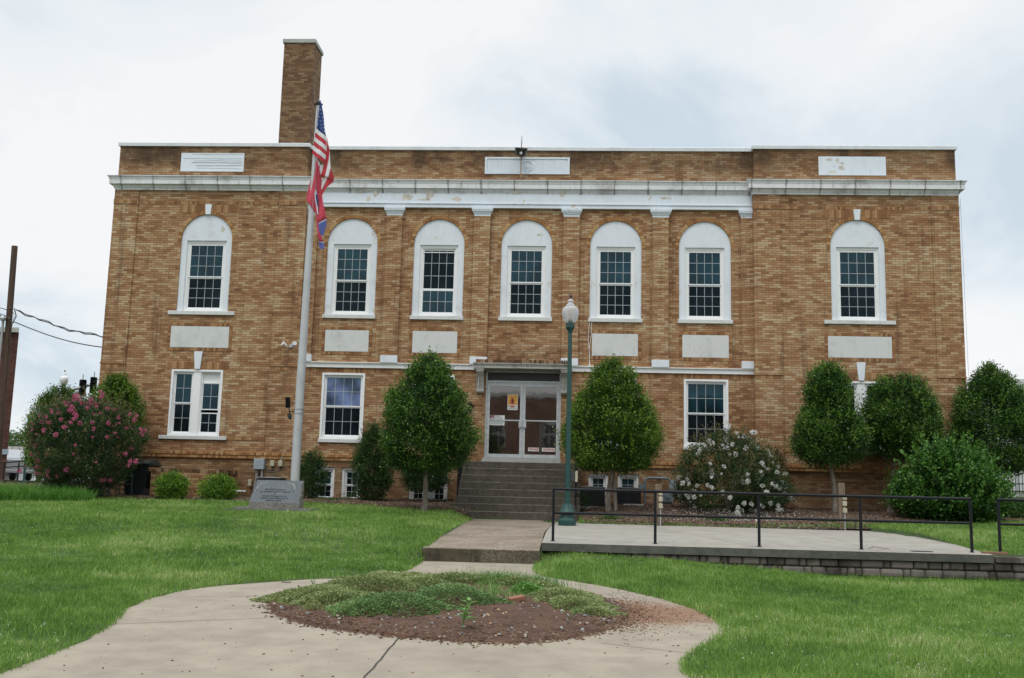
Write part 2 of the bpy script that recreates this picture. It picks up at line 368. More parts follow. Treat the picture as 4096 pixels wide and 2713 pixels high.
g = G('utility_pole_wood'); n = g.noise(2, 5, .6, scl=(9, 9, .4)); g.set(Base_Color=g.ramp(n, [(.3, (.045, .028, .020)), (.7, (.12, .075, .05))]), Roughness=.9); M['upole'] = g.m
g = G('tree_bark'); n = g.noise(14, 5, .7, scl=(1, 1, .35)); g.set(Base_Color=g.ramp(n, [(.3, (.09, .07, .05)), (.55, (.22, .19, .15)), (.75, (.38, .35, .30))]), Roughness=.9); g.bump(n, .5, .01); M['bark'] = g.m
g = G('globe_acrylic'); g.set(Base_Color=(.80, .80, .82, 1), Roughness=.25); g.b.inputs['Transmission Weight'].default_value = .55; g.b.inputs['IOR'].default_value = 1.15; g.bump(g.noise(60, 2), .2, .004); M['globe'] = g.m
M['globe_far'] = plain('white_globe', (.80, .81, .83), .3)
g = G('lawn_soil'); n = g.noise(1.3, 5, .6); n2 = g.noise(20, 4, .7)
c = g.ramp(n, [(.3, (.028, .058, .014)), (.55, (.045, .085, .022)), (.8, (.065, .095, .032))]); g.set(Base_Color=g.mix(g.mth('MULTIPLY', n2, .5), c, (.03, .035, .012)), Roughness=.95); M['lawn'] = g.m
def grass_mat(name, a, b, dry):
    g = G(name); at = g.N.new('ShaderNodeAttribute'); at.attribute_name = 'tint'
    n = g.noise(.45, 4, .6); n2 = g.noise(2.2, 3)
    f = g.mth('ADD', g.mth('MULTIPLY', at.outputs['Fac'], .60), g.mth('MULTIPLY', g.maprange(n, .35, .65), .32)); f = g.mth('ADD', f, g.mth('MULTIPLY', g.maprange(n2, .3, .7), .25))
    c = g.ramp(f, [(.1, a), (.8, b), (1.0, dry)]); g.set(Base_Color=c, Roughness=.55); g.b.inputs['Specular IOR Level'].default_value = .3
    tr = g.N.new('ShaderNodeBsdfTranslucent'); g.L.new(c, tr.inputs[0]); ms = g.N.new('ShaderNodeMixShader'); ms.inputs[0].default_value = .3
    g.L.new(g.b.outputs[0], ms.inputs[1]); g.L.new(tr.outputs[0], ms.inputs[2]); g.L.new(ms.outputs[0], g.o.inputs[0]); return g.m
M['grass'] = grass_mat('grass_blades', (.070, .165, .020), (.235, .390, .072), (.48, .52, .24))
M['tallgrass'] = grass_mat('tall_grass_blades', (.035, .125, .012), (.10, .26, .03), (.16, .30, .06))
g = G('bark_mulch'); v = g.N.new('ShaderNodeTexVoronoi'); v.inputs['Scale'].default_value = 26; g.L.new(g.tc.outputs['Object'], v.inputs['Vector']); hs = g.N.new('ShaderNodeSeparateColor'); g.L.new(v.outputs['Color'], hs.inputs[0])
g.set(Base_Color=g.ramp(hs.outputs[0], [(0, (.018, .011, .008)), (.5, (.055, .033, .022)), (.85, (.11, .075, .05)), (1, (.22, .19, .16))]), Roughness=.95); g.bump(v.outputs[0], .8, .02); M['mulch'] = g.m
g = G('bed_soil'); n = g.noise(3, 6, .7); n2 = g.noise(30, 4, .7); g.set(Base_Color=g.mix(g.mth('MULTIPLY', n2, .5), g.ramp(n, [(.35, (.060, .027, .015)), (.65, (.135, .068, .038))]), (.04, .02, .012)), Roughness=.95); g.bump(n2, .8, .02); M['soil'] = g.m
M['chips'] = unit_mat('wood_chips', [(.1, (.04, .022, .014)), (.55, (.12, .07, .043)), (.9, (.21, .15, .105)), (1, (.36, .31, .26))])
M['stones'] = unit_mat('small_stones', [(.1, (.12, .14, .17)), (.5, (.33, .34, .35)), (.8, (.40, .25, .13)), (1, (.65, .64, .62))])
M['block'] = unit_mat('retaining_blocks', [(.1, (.085, .072, .06)), (.5, (.16, .14, .125)), (1, (.235, .205, .18))], .9)
M['holly'] = leaf_mat('holly_leaves', (.010, .032, .008), (.046, .118, .018), (.19, .32, .045), rough=.36)
M['holly2'] = leaf_mat('yellowish_holly_leaves', (.013, .038, .006), (.068, .148, .014), (.23, .35, .04), rough=.38)
M['nandina'] = leaf_mat('fine_dark_leaves', (.010, .030, .008), (.036, .088, .020), (.10, .19, .04))
M['nandina_red'] = leaf_mat('reddish_fine_leaves', (.022, .028, .010), (.075, .050, .020), (.17, .06, .03))
M['bright'] = leaf_mat('yellow_green_leaves', (.03, .09, .010), (.13, .27, .022), (.32, .42, .045))
M['broad'] = leaf_mat('broad_green_leaves', (.010, .042, .008), (.036, .108, .015), (.11, .25, .035))
M['crape'] = leaf_mat('crape_myrtle_leaves', (.014, .036, .012), (.050, .092, .030), (.19, .13, .05))
M['far_leaf'] = leaf_mat('far_tree_leaves', (.03, .07, .02), (.09, .16, .05))
M['juniper'] = leaf_mat('pale_juniper_needles', (.13, .18, .055), (.33, .38, .16), (.46, .50, .25), rough=.7)
M['weed'] = leaf_mat('bright_weed_leaves', (.08, .20, .04), (.22, .42, .10), (.34, .52, .18))
M['pink'] = unit_mat('pink_petals', [(.1, (.38, .05, .13)), (.6, (.62, .14, .27)), (1, (.76, .32, .44))])
M['petal'] = unit_mat('white_petals', [(.1, (.60, .60, .55)), (.6, (.78, .78, .74)), (1, (.85, .85, .82))])
# ------------------------------------------------------------------ the brick hall
B = empty('brick_hall', (0, 0, 0), 'two storey tan brick civic hall with arched white windows and a tall chimney', 'building')
WL0, WL1, WR0, WR1, WY, DEP = -13.84, -8.02, 5.25, 11.03, -.25, 13.0
ZB, ZT = -1.6, 10.2
def wall_grid(mb, x0, x1, z0, z1, y, holes, dep=.3):
    xs = sorted({x0, x1} | {h[0] for h in holes} | {h[1] for h in holes}); zs = sorted({z0, z1} | {h[2] for h in holes} | {h[3] for h in holes})
    for a, b in zip(xs[:-1], xs[1:]):
        for c, d in zip(zs[:-1], zs[1:]):
            mx_, mz_ = (a+b)/2, (c+d)/2
            if any(h[0] < mx_ < h[1] and h[2] < mz_ < h[3] for h in holes): continue
            mb.quad((a,y,c), (b,y,c), (b,y,d), (a,y,d))
    for h in holes:
        a, b, c, d = h[:4]
        mb.quad((a,y,c), (a,y+dep,c), (a,y+dep,d), (a,y,d)); mb.quad((b,y,c), (b,y,d), (b,y+dep,d), (b,y+dep,c))
        mb.quad((a,y,d), (a,y+dep,d), (b,y+dep,d), (b,y,d)); mb.quad((a,y,c), (b,y,c), (b,y+dep,c), (a,y+dep,c))
def arc(cx, zs, r, n=28, a0=0, a1=180): return [(cx + r*math.cos(R_(a0+(a1-a0)*i/n)), zs + r*math.sin(R_(a0+(a1-a0)*i/n))) for i in range(n+1)]
UP_C = [(-6.60, .755), (-3.99, .755), (-1.38, .755), (1.25, .755), (3.85, .755)]
LOW_C = [-6.67, -4.03, 1.25, 3.865]
WING = [(-10.96, .775), (8.18, .775)]
ASP = 7.29
# centre wall
mb = MB(); holes = [(cx-r, cx+r, 5.09, ASP+r) for cx, r in UP_C] + [(cx-.635, cx+.635, 1.44, 3.375) for cx in LOW_C] + [(-2.48, -.29, .99, 3.53)]
BASW = [(-7.38, -6.80, -.34, .62), (-6.59, -6.03, -.34, .62), (-4.62, -3.50, -.34, .62), (.53, 1.09, -.34, .61), (1.36, 1.96, -.34, .61)]
holes += BASW
wall_grid(mb, WL1, WR0, ZB, ZT, 0.0, holes)
def spandrels(mb, cx, r, y, zt):
    for i, ((a, b), (c, d)) in enumerate(zip(arc(cx, ASP, r)[:-1], arc(cx, ASP, r)[1:])):
        mb.quad((a,y,b), (a,y,zt), (c,y,zt), (c,y,d)); mb.quad((a,y,b), (c,y,d), (c,y+.08,d), (a,y+.08,b))
for cx, r in UP_C: spandrels(mb, cx, r, 0.0, ASP+r)
mb.quad((WL1,.35,ZT), (WR0,.35,ZT), (WR0,.35,9.8), (WL1,.35,9.8))
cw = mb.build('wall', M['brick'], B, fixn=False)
# wings (front, both returns, flanks of the building)
for (a, b), (cx, r) in zip(((WL0, WL1), (WR0, WR1)), WING):
    mb = MB(); wall_grid(mb, a, b, ZB, ZT, WY, [(cx-r, cx+r, 5.09, ASP+r), (cx-.77, cx+.77, 1.43, 3.37)]); spandrels(mb, cx, r, WY, ASP+r)
    ox = WL0 if a == WL0 else WR1; ix = WL1 if a == WL0 else WR0
    mb.quad((ox,WY,ZB), (ox,DEP,ZB), (ox,DEP,ZT), (ox,WY,ZT)); mb.quad((ix,WY,ZB), (ix,.35,ZB), (ix,.35,ZT), (ix,WY,ZT))
    mb.quad((a,.1,ZT), (b,.1,ZT), (b,.1,9.8), (a,.1,9.8))
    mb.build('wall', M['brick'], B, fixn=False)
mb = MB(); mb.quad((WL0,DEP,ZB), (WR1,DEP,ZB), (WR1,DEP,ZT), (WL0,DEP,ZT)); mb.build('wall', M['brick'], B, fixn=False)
mb = MB(); mb.quad((WL0+.01,.12,9.8), (WR1-.01,.12,9.8), (WR1-.01,DEP-.01,9.8), (WL0+.01,DEP-.01,9.8)); mb.build('roof', M['dark_panel'], B, fixn=False)
# raised brick strips at the wing corners and beside the centre
for a, b in ((-13.88, -13.14), (-8.80, -7.985), (5.215, 5.99), (10.30, 11.07)):
    mb = MB(); mb.box(a, b, WY-.035, WY+.2, ZB, 8.86); mb.box(a-.02, b+.02, WY-.06, WY+.1, 3.50, 3.545); mb.box(a-.01, b+.01, WY-.05, WY+.1, 8.36, 8.50); mb.build('corner_strip', M['brick_strip'], B)
for s_ in (WL0, WR1):   # the strips turn the corner on the flanks
    mb = MB(); mb.box(s_-.045 if s_ < 0 else s_-.2, s_+.2 if s_ < 0 else s_+.045, WY-.03, .55, ZB, 8.86); mb.build('corner_strip', M['brick_strip'], B)
# pilasters of the centre
PIL = [(-5.345, .235), (-2.715, .24), (-.065, .235), (2.555, .235), (5.06, .17), (-7.83, .17)]
for px, hw in PIL:
    mb = MB(); mb.box(px-hw, px+hw, -.10, .02, 3.90, 8.13); p = mb.build('pilaster', M['brick_strip'], B)
    c = MB(); e_ = .0 if hw > .2 else 0
    for k, (q, z0, z1) in enumerate(((.005, 8.13, 8.20), (.025, 8.20, 8.235), (.04, 8.235, 8.27), (.065, 8.27, 8.31), (.075, 8.31, 8.378))):
        c.box(max(px-hw-q, -7.99), min(px+hw+q, 5.22), -.10-q, .03, z0, z1)
    c.build('capital', M['frieze'], p)
    c = MB(); c.box(max(px-hw-.012, -7.99), min(px+hw+.012, 5.22), -.125, .03, 3.692, 3.905); c.build('base_block', M['stucco'], p)
# soldier / header rows
def units(mb, x0, x1, z0, z1, y, pr, w_=.0683, gap=.010, top=False):
    n = max(1, round((x1-x0)/w_)); ww = (x1-x0)/n
    for i in range(n):
        j = random.uniform(-.002, .002)
        mb.box(x0+i*ww+gap/2, x0+(i+1)*ww-gap/2, y-pr+j, y+.02, z0+.004, z1-.004)
for a, b, y in ((WL0-.04, WL1+.03, WY-.03), (WL1+.04, -3.06, 0), (.31, WR0-.04, 0), (WR0-.03, WR1+.04, WY-.03)):
    mb = MB(); mb.box(a+.01, b-.01, y-.04, y, .80, .99); [units(mb, a, b, z0, z1, y, pr, .075) for z0, z1, pr in ((.81, .885, .055), (.90, .985, .075))]; mb.build('plinth_course', M['unit'], B)
def units_part(a, b, z0, z1, y, pr, w_=.0683):
    q = MB(); units(q, a, b, z0, z1, y, pr, w_); q.build('soldier_course', M['unit_red'], B)
for a, b in ((-7.98, -2.83), (0.02, 5.20)): units_part(a, b, 3.385, 3.525, 0, .004)
for a, b in ((-13.12, -12.0), (-9.92, -8.82), (6.01, 7.14), (9.24, 10.28)): units_part(a, b, 1.33, 1.43, WY, .014, .10)
for a, b in ((-13.86, -13.16), (-8.78, -8.0), (5.23, 5.97), (10.32, 11.05)): units_part(a, b, 3.39, 3.49, WY-.035, .006); units_part(a, b, 8.37, 8.49, WY-.05, .006)
for a, b in ((-13.12, -8.82), (6.01, 10.28)): units_part(a, b, 8.37, 8.46, WY, .008)
for cx, r in WING:
    for s_ in (-1, 1):
        a, b = sorted((cx+s_*.10, cx+s_*.92)); units_part(a, b, 8.11, 8.36, WY, .010)
        a, b = sorted((cx+s_*.14, cx+s_*.92)); units_part(a, b, 3.39, 3.60, WY, .008)
# panels with brick borders
def border(mb, x0, x1, z0, z1, y, t=.10, pr=.012):
    units(mb, x0-t, x1+t, z1, z1+t, y, pr); units(mb, x0-t, x1+t, z0-t, z0, y, pr)
    n = round((z1-z0)/.0683); h = (z1-z0)/n
    for i in range(n):
        for a in (x0-t, x1): mb.box(a+.004, a+t-.004, y-pr, y+.02, z0+i*h+.005, z0+(i+1)*h-.005)
for x0, x1, z0, z1, y, mm, bd in ((-7.28, -5.98, 4.01, 4.65, 0, 'cream', 1), (-4.68, -3.36, 4.01, 4.655, 0, 'cream', 1), (.58, 1.91, 4.005, 4.66, 0, 'cream', 1), (3.19, 4.52, 4.0, 4.66, 0, 'cream', 1),
                              (-11.84, -10.09, 4.02, 4.655, WY, 'cream', 1), (7.28, 9.06, 4.03, 4.65, WY, 'cream', 1), (-11.92, -9.98, 9.40, 9.98, WY, 'frieze', 0), (7.12, 9.05, 9.40, 9.97, WY, 'frieze', 0)):
    mb = MB(); mb.cbox(x0, x1, y-.012, y+.03, z0, z1, .006); p = mb.build('plaster_panel', M[mm], B)
    if bd: mb = MB(); border(mb, x0, x1, z0, z1, y); mb.build('brick_border', M['unit_red'], p)
def blob_patch(parent, cx, cz, rx, rz, y, seed, name='peeled_patch'):
    r = random.Random(seed); n = 16; q = MB()
    q.prism([(cx+rx*math.cos(math.tau*k/n)*r.uniform(.55, 1.1), cz+rz*math.sin(math.tau*k/n)*r.uniform(.55, 1.1)) for k in range(n)], y-.0015, y+.001); q.build(name, M['bare_plaster'], parent)
M['bare_plaster'] = plain('bare_plaster', (.56, .53, .47), .9, 0, .25, 9)
for k, (cx, cz, rx, rz, y) in enumerate(((7.44, 9.87, .10, .05, WY-.012), (7.66, 9.84, .06, .10, WY-.012), (7.80, 9.76, .09, .05, WY-.012), (7.78, 9.62, .10, .085, WY-.012), (7.52, 9.50, .13, .05, WY-.012), (7.56, 9.67, .035, .025, WY-.012),
    (-10.50, 7.62, .075, .10, WY+.035), (-6.42, 8.88, .10, .13, -.09), (-5.95, 8.84, .12, .16, -.09), (-4.98, 8.70, .22, .12, -.09), (-4.32, 8.78, .14, .20, -.09), (-4.5, 8.62, .18, .05, -.09), (-1.75, 8.90, .22, .10, -.09), (-.35, 8.84, .10, .12, -.09), (2.7, 8.72, .2, .05, -.09), (-1.0, 7.6, .10, .05, .035), (-6.0, 7.6, .05, .12, .035))): blob_patch(B, cx, cz, rx, rz, y, k)
# long crack lines on the left parapet panel
mb = MB()
for k, z in enumerate((9.50, 9.57, 9.66, 9.72, 9.80, 9.93)):
    x = -11.85+random.uniform(0, .5)
    while x < -10.1:
        ln = random.uniform(.25, .8); z += random.uniform(-.012, .012); mb.box(x, min(x+ln, -10.03), WY-.0145, WY-.011, z, z+.006+.006*(k in (1, 2))); x += ln*.98
mb.build('panel_cracks', M['joint'], B)
# fluted parapet ornament with a roundel
mb = MB(); x0, x1, z0, z1 = -2.69, -.15, 9.455, 9.97; mb.box(x0, x1, -.02, .03, z0, z1)
for a, b, c, d in ((x0, x1, z1-.05, z1), (x0, x1, z0, z0+.03), (x0, x0+.06, z0+.03, z1-.05), (x1-.06, x1, z0+.03, z1-.05)): mb.box(a, b, -.05, -.02, c, d)
for a, b in ((x0+.09, -1.64), (-1.18, x1-.09)):
    n = round((b-a)/.085)
    for i in range(n): q = a+(b-a)*i/n; mb.prism([(q, z0+.04), (q+.052, z0+.04), (q+.052, z1-.09), (q+.026, z1-.06), (q, z1-.09)], -.04, -.019)
for r0, r1, y1 in ((.175, .15, -.045), (.12, .095, -.035), (.06, .0, -.05)):
    n = 28
    for i in range(n):
        t0, t1 = 2*math.pi*i/n, 2*math.pi*(i+1)/n; pp = []
        pts = [(-1.41+r*math.cos(t), 9.70+r*math.sin(t)) for r, t in ((r0, t0), (r0, t1), (r1, t1), (r1, t0))]
        mb.add([(a, -.02, b) for a, b in pts]+[(a, y1, b) for a, b in pts], [(4,5,6,7), (0,1,5,4), (2,3,7,6)])
mb.build('fluted_ornament', M['frieze'], B)
# profiles swept along the top of the front
def sweep(path, prof, name, mat, parent=B):
    n = len(path); P = [Vector((a, b)) for a, b in path]; off = []
    for i in range(n):
        d1 = (P[i]-P[i-1]).normalized() if i else (P[1]-P[0]).normalized(); d2 = (P[i+1]-P[i]).normalized() if i < n-1 else d1
        n1 = Vector((d1.y, -d1.x)); n2 = Vector((d2.y, -d2.x)); m_ = (n1+n2); m_ = m_/(m_.dot(n1)) if m_.length > .01 else n1; off.append(m_)
    k = len(prof); vs = [(P[i].x+off[i].x*o, P[i].y+off[i].y*o, z) for i in range(n) for o, z in prof]
    fs = [(i*k+j, (i+1)*k+j, (i+1)*k+j+1, i*k+j+1) for i in range(n-1) for j in range(k-1)]
    fs += [tuple(range(k)), tuple((n-1)*k+j for j in range(k-1, -1, -1))]
    m_ = MB(); m_.add(vs, fs); return m_.build(name, mat, parent)
TOP = [(WL0, DEP), (WL0, WY), (WL1, WY), (WL1, 0), (WR0, 0), (WR0, WY), (WR1, WY), (WR1, DEP)]
sweep(TOP, [(-.02, 8.80), (.05, 8.80), (.055, 8.84), (.085, 8.885), (.105, 8.93), (.13, 8.95), (.18, 8.955), (.18, 9.085), (.19, 9.10), (.195, 9.125), (.21, 9.16), (.235, 9.185), (.235, 9.205), (-.02, 9.27)], 'cornice', M['cornice'])
sweep(TOP, [(-.36, 10.19), (.05, 10.185), (.055, 10.285), (.035, 10.30), (-.36, 10.33)], 'coping', M['coping'])
mb = MB(); mb.box(WL1+.012, WR0-.012, -.09, .0, 8.53, 8.80); mb.box(WL1+.012, WR0-.012, -.105, .0, 8.38, 8.49); mb.box(WL1+.012, WR0-.012, -.13, .0, 8.49, 8.515); mb.box(WL1+.012, WR0-.012, -.115, .0, 8.515, 8.53)
mb.build('frieze', M['frieze'], B)
for a, b in ((WL1+.03, -2.79), (-.03, WR0-.036)):
    mb = MB(); mb.box(a, b, -.06, .01, 3.53, 3.645); mb.box(a, b, -.085, .01, 3.645, 3.665); mb.box(a, b, -.105, .01, 3.665, 3.69); mb.build('string_course', M['white'], B)
# ---------------- windows
def ring(mb, x0, x1, z0, z1, t, y0, y1, tb=None, tt=None):
    tb = t if tb is None else tb; tt = t if tt is None else tt
    mb.box(x0, x0+t, y0, y1, z0, z1); mb.box(x1-t, x1, y0, y1, z0, z1); mb.box(x0+t, x1-t, y0, y1, z1-tt, z1); mb.box(x0+t, x1-t, y0, y1, z0, z0+tb)
def sash(parent, x0, x1, z0, z1, y, cols, rows, gl, ext=True, t=.033, mt=.015):
    mb = MB(); ring(mb, x0, x1, z0, z1, t, y, y+.04)
    s_ = mb.build('sash', M['white_clean'], parent)
    mb = MB(); mb.box(x0+t, x1-t, y+.018, y+.026, z0+t, z1-t); mb.build('pane', M[gl], s_)
    mb = MB(); yy = y+.010 if ext else y+.012
    for i in range(1, cols): q = x0+t+(x1-x0-2*t)*i/cols; mb.box(q-mt/2, q+mt/2, yy, y+.017, z0+t, z1-t)
    for i in range(1, rows): q = z0+t+(z1-z0-2*t)*i/rows; mb.box(x0+t, x1-t, yy-.0015, y+.0165, q-mt/2, q+mt/2)
    mb.build('glazing_bars', M['bars'] if ext else M['galv'], s_)
    return s_
def keystone(parent, cx, z0, z1, wb, wt, y, mat='stucco'):
    mb = MB(); mb.prism([(cx-wb/2, z0), (cx+wb/2, z0), (cx+wt/2, z1), (cx-wt/2, z1)], y-.05, y+.02); mb.build('keystone', M[mat], parent)
def arched(cx, r, Y, wing=False, open_=0.0, lab=None):
    oh = .60 if wing else .568; zo = 7.265; zs = 5.11
    mb = MB(); n = 24; a = arc(cx, ASP, r-.002, n)
    poly = [(cx+r-.002, zs)] + a + [(cx-r+.002, zs), (cx-oh, zs), (cx-oh, zo), (cx+oh, zo), (cx+oh, zs)]
    mb.prism(poly, Y+.035, Y+.16)
    W_ = mb.build('arched_window', M['stucco'], B); tag(W_, lab)
    mb = MB(); ring(mb, cx-oh, cx+oh, zs+.02, zo, .055, Y+.085, Y+.17, tb=.05, tt=.075); ring(mb, cx-oh+.055, cx+oh-.055, zs+.07, zo-.075, .03, Y+.10, Y+.17); mb.build('frame', M['white_clean'], W_)
    mb = MB(); hs = r+.035 if not wing else 1.0; mb.cbox(cx-hs, cx+hs, Y-.06, Y+.12, 4.995, 5.11, .008); mb.build('sill', M['cream'], W_)
    x0, x1 = cx-oh+.086, cx+oh-.086; zm = 6.175
    u0, u1 = (zm-.02, zo-.107) if not open_ else (zm-.02-.13, zo-.107-.13)
    l0, l1 = (zs+.10, zm+.02) if not open_ else (zs+.10, zm-.14)
    if open_:
        sash(W_, x0, x1, u0-.10, u1+.12, Y+.125, 4, 3, 'glass_low', False); sash(W_, x0, x1, l0, l1-.12, Y+.10, 4, 2, 'glass')
        mb = MB(); mb.box(x0+.01, x1-.01, Y+.105, Y+.12, zo-.165-.06, zo-.165-.035); mb.build('sash_rail', M['white_clean'], W_)
    else:
        sash(W_, x0, x1, u0, u1, Y+.10, 4, 3, 'glass'); sash(W_, x0, x1, l0, l1-.045, Y+.125, 4, 3, 'glass_low', False)
    # brick arch, one wedge per brick
    mb = MB(); nb = 27; a0, a1 = -6, 186
    for i in range(nb):
        t0 = R_(a0+(a1-a0)*(i+.07)/nb); t1 = R_(a0+(a1-a0)*(i+.93)/nb); r0, r1 = r+.004, r+.105; j = random.uniform(-.002, .002)
        pts = [(cx+q*math.cos(t), ASP+q*math.sin(t)) for q, t in ((r0, t0), (r1, t0), (r1, t1), (r0, t1))]
        mb.add([(a_, Y-.012+j, b_) for a_, b_ in pts]+[(a_, Y+.02, b_) for a_, b_ in pts], [(0,1,2,3), (7,6,5,4), (0,4,5,1), (1,5,6,2), (2,6,7,3), (3,7,4,0)])
    mb.build('brick_arch', M['unit'], W_)
    if wing: keystone(W_, cx, 8.06, 8.37, .15, .20, Y)
    return W_
for i, (cx, r) in enumerate(UP_C): arched(cx, r, 0.0, open_=(i == 1), lab='arched window with both sashes part open' if i == 1 else None)
for cx, r in WING: arched(cx, r, WY, True)
def lower(cx, hw, z0, z1, Y, cols, rows, twin=False, glu='glass', open_=False, sill=None, lab=None):
    mb = MB(); c = .06; ring(mb, cx-hw, cx+hw, z0, z1, c, Y-.012, Y+.15, tb=.05, tt=.06)
    W_ = mb.build('window', M['white_clean'], B); tag(W_, lab)
    if twin: mb = MB(); mb.box(cx-.11, cx+.11, Y+.01, Y+.16, z0+.05, z1-.06); mb.build('mullion', M['white_clean'], W_); spans = ((cx-hw+c, cx-.11), (cx+.11, cx+hw-c))
    else: spans = ((cx-hw+c, cx+hw-c),)
    for k, (a, b) in enumerate(spans):
        mb = MB(); ring(mb, a+.001, b-.001, z0+.052, z1-.062, .035, Y+.05, Y+.17); mb.build('frame', M['white_clean'], W_)
        a2, b2, lo, hi = a+.037, b-.037, z0+.088, z1-.098; zm = (lo+hi)/2+.0
        if open_ and k == 1:
            sash(W_, a2, b2, zm-.2, hi-.28, Y+.095, cols, rows, glu, False); sash(W_, a2, b2, lo, zm-.28, Y+.07, cols, rows, 'glass_low')
            mb = MB(); mb.box(a2, b2, Y+.075, Y+.10, hi-.30, hi-.27); mb.box(a2, b2, Y+.12, Y+.13, hi-.27, hi); mb.build('sash_rail', M['white_clean'], W_)
        else:
            sash(W_, a2, b2, zm-.02, hi, Y+.07, cols, rows, glu); sash(W_, a2, b2, lo, zm-.018, Y+.095, cols, rows, 'glass_low', False)
    if sill: mb = MB(); mb.cbox(cx-sill, cx+sill, Y-.07, Y+.12, z0-.11, z0-.002, .008); mb.build('sill', M['cream'], W_)
    return W_
for i, cx in enumerate(LOW_C): lower(cx, .633, 1.442, 3.374, 0, 4, 2, glu='glass_blue' if i == 0 else 'glass', sill=.655, lab='ground floor window with blue curtain behind its upper sash' if i == 0 else None)
lower(-10.96, .768, 1.432, 3.368, WY, 2, 2, True, sill=1.0, open_=True, lab='paired window with its right sash part open'); lower(8.18, .768, 1.432, 3.368, WY, 2, 2, True, sill=1.0)
for k, (a, b, c_, d) in enumerate(BASW):
    cx = (a+b)/2
    if k == 2: lower(cx, (b-a)/2-.002, c_+.002, d-.002, .06, 2, 2, True)
    else: lower(cx, (b-a)/2-.002, c_+.002, d-.002, .06, 2, 2)
for cx, r in WING: keystone(B, cx, 3.385, 3.905, .15, .25, WY)
# ---------------- entrance
mb = MB(); ring(mb, -2.478, -.292, .99, 3.528, .045, .03, .20, tb=.0001, tt=.05); mb.box(-2.433, -.337, .02, .2, 3.19, 3.235); mb.box(-2.433, -.337, .05, .2, 3.15, 3.19)
E_ = mb.build('entrance', M['alu'], B); tag(E_, 'aluminium framed glass double entrance door')
mb = MB(); mb.box(-2.433, -.337, .07, .09, 3.235, 3.478); mb.build('transom_panel', M['dark_panel'], E_)
for s_, (a, b) in ((-1, (-2.430, -1.396)), (1, (-1.390, -.340))):
    mb = MB(); ring(mb, a, b, 1.005, 3.148, .075, .06, .105, tb=.11, tt=.075); mb.box(a+.075, b-.075, .065, .10, 2.07, 2.105)
    d = mb.build('door', M['alu'], E_)
    mb = MB(); mb.box(a+.075, b-.075, .082, .088, 1.115, 2.07); mb.box(a+.075, b-.075, .082, .088, 2.105, 3.073); mb.build('door_glass', M['glass_door'], d)
    hx = -1.45 if s_ < 0 else -1.335; mb = MB(); mb.cbox(hx-.05, hx+.05, .035, .06, 1.86, 2.11, .006); mb.box(hx-.03, hx+.03, .0, .036, 1.90, 1.92); mb.build('handle', M['alu'], d)
mb = MB(); mb.prism([(.0+(-2.56), .868), (-.27, .868), (-.27, .99), (-2.50, .99)], -.20, .06); mb.build('door_sill', M['capstone'], B)
# canopy on brackets
mb = MB(); prof = [(0, 3.54), (-.46, 3.545), (-.46, 3.60), (-.475, 3.62), (-.48, 3.64), (-.51, 3.655), (-.52, 3.69), (0, 3.70)]
mb.prism(prof, -2.82, .0, axis='x'); K = mb.build('entrance_canopy', M['canopy'], B)
mb = MB()
n = 38
for i in range(n): mb.box(-2.76+i*.0700+.006, -2.76+(i+1)*.0700-.006, -.44, .0, 3.70, 3.795+random.uniform(-.004, .004))
mb.build('brick_capping', M['unit_dark'], K)
for a, b in ((-2.74, -2.53), (-.30, -.085)):
    mb = MB(); pr = [(0, 2.86), (-.09, 2.86), (-.13, 2.90), (-.13, 3.00), (-.17, 3.15), (-.25, 3.30), (-.36, 3.40), (-.42, 3.45), (-.43, 3.54), (0, 3.54)]
    mb.prism(pr, a, b, axis='x'); mb.box(a+.06, a+.075, -.30, -.1, 3.0, 3.3); mb.box(a-.02, b+.02, -.44, 0, 3.50, 3.538); mb.build('bracket', M['canopy'], K)
# chimney
mb = MB(); mb.box(-9.22, -8.25, .6, 1.55, 9.7, 13.90); CH = mb.build('chimney', M['chimney_brick'], B)
mb = MB(); mb.box(-9.26, -8.21, .56, 1.59, 13.90, 14.02); mb.build('chimney_cap', M['capstone'], CH)
# roof drains on the flanks
for s_, x in ((-1, WL0), (1, WR1)):
    mb = MB(); a, b = sorted((x+s_*.005, x+s_*.24)); mb.add([(a,1.3,10.0),(b,1.3,10.0),(b,1.7,10.0),(a,1.7,10.0)]+[((a if s_>0 else a+.1),1.4,9.72),((b-.1 if s_>0 else b),1.4,9.72),((b-.1 if s_>0 else b),1.6,9.72),((a if s_>0 else a+.1),1.6,9.72)], [(0,1,2,3),(7,6,5,4),(0,4,5,1),(1,5,6,2),(2,6,7,3),(3,7,4,0)])
    mb.box(a-.0, b+.03 if s_ > 0 else b, 1.27, 1.73, 10.0, 10.03)
    mb.tube([(x+s_*.1,1.5,9.72),(x+s_*.1,1.5,8.5),(x+s_*.12,1.5,ZB+1)], .05, 8); mb.build('drain_head', M['galv'], B)
mb = MB(); mb.tube([(11.45, .6, 9.0), (11.47, .6, 5), (11.5, .6, 1)], .004, 5); mb.build('cable', M['dark_metal'], B)
mb = MB(); mb.tube([(.5, -.03, 5.0), (.47, -.02, 4.5), (.52, -.02, 4.0), (.51, -.02, 3.7)], .008, 5); mb.tube([(.56, -.03, 5.0), (.56, -.02, 4.6), (.50, -.02, 4.2), (.53, -.02, 3.7)], .007, 5); mb.build('cable', M['white'], B)
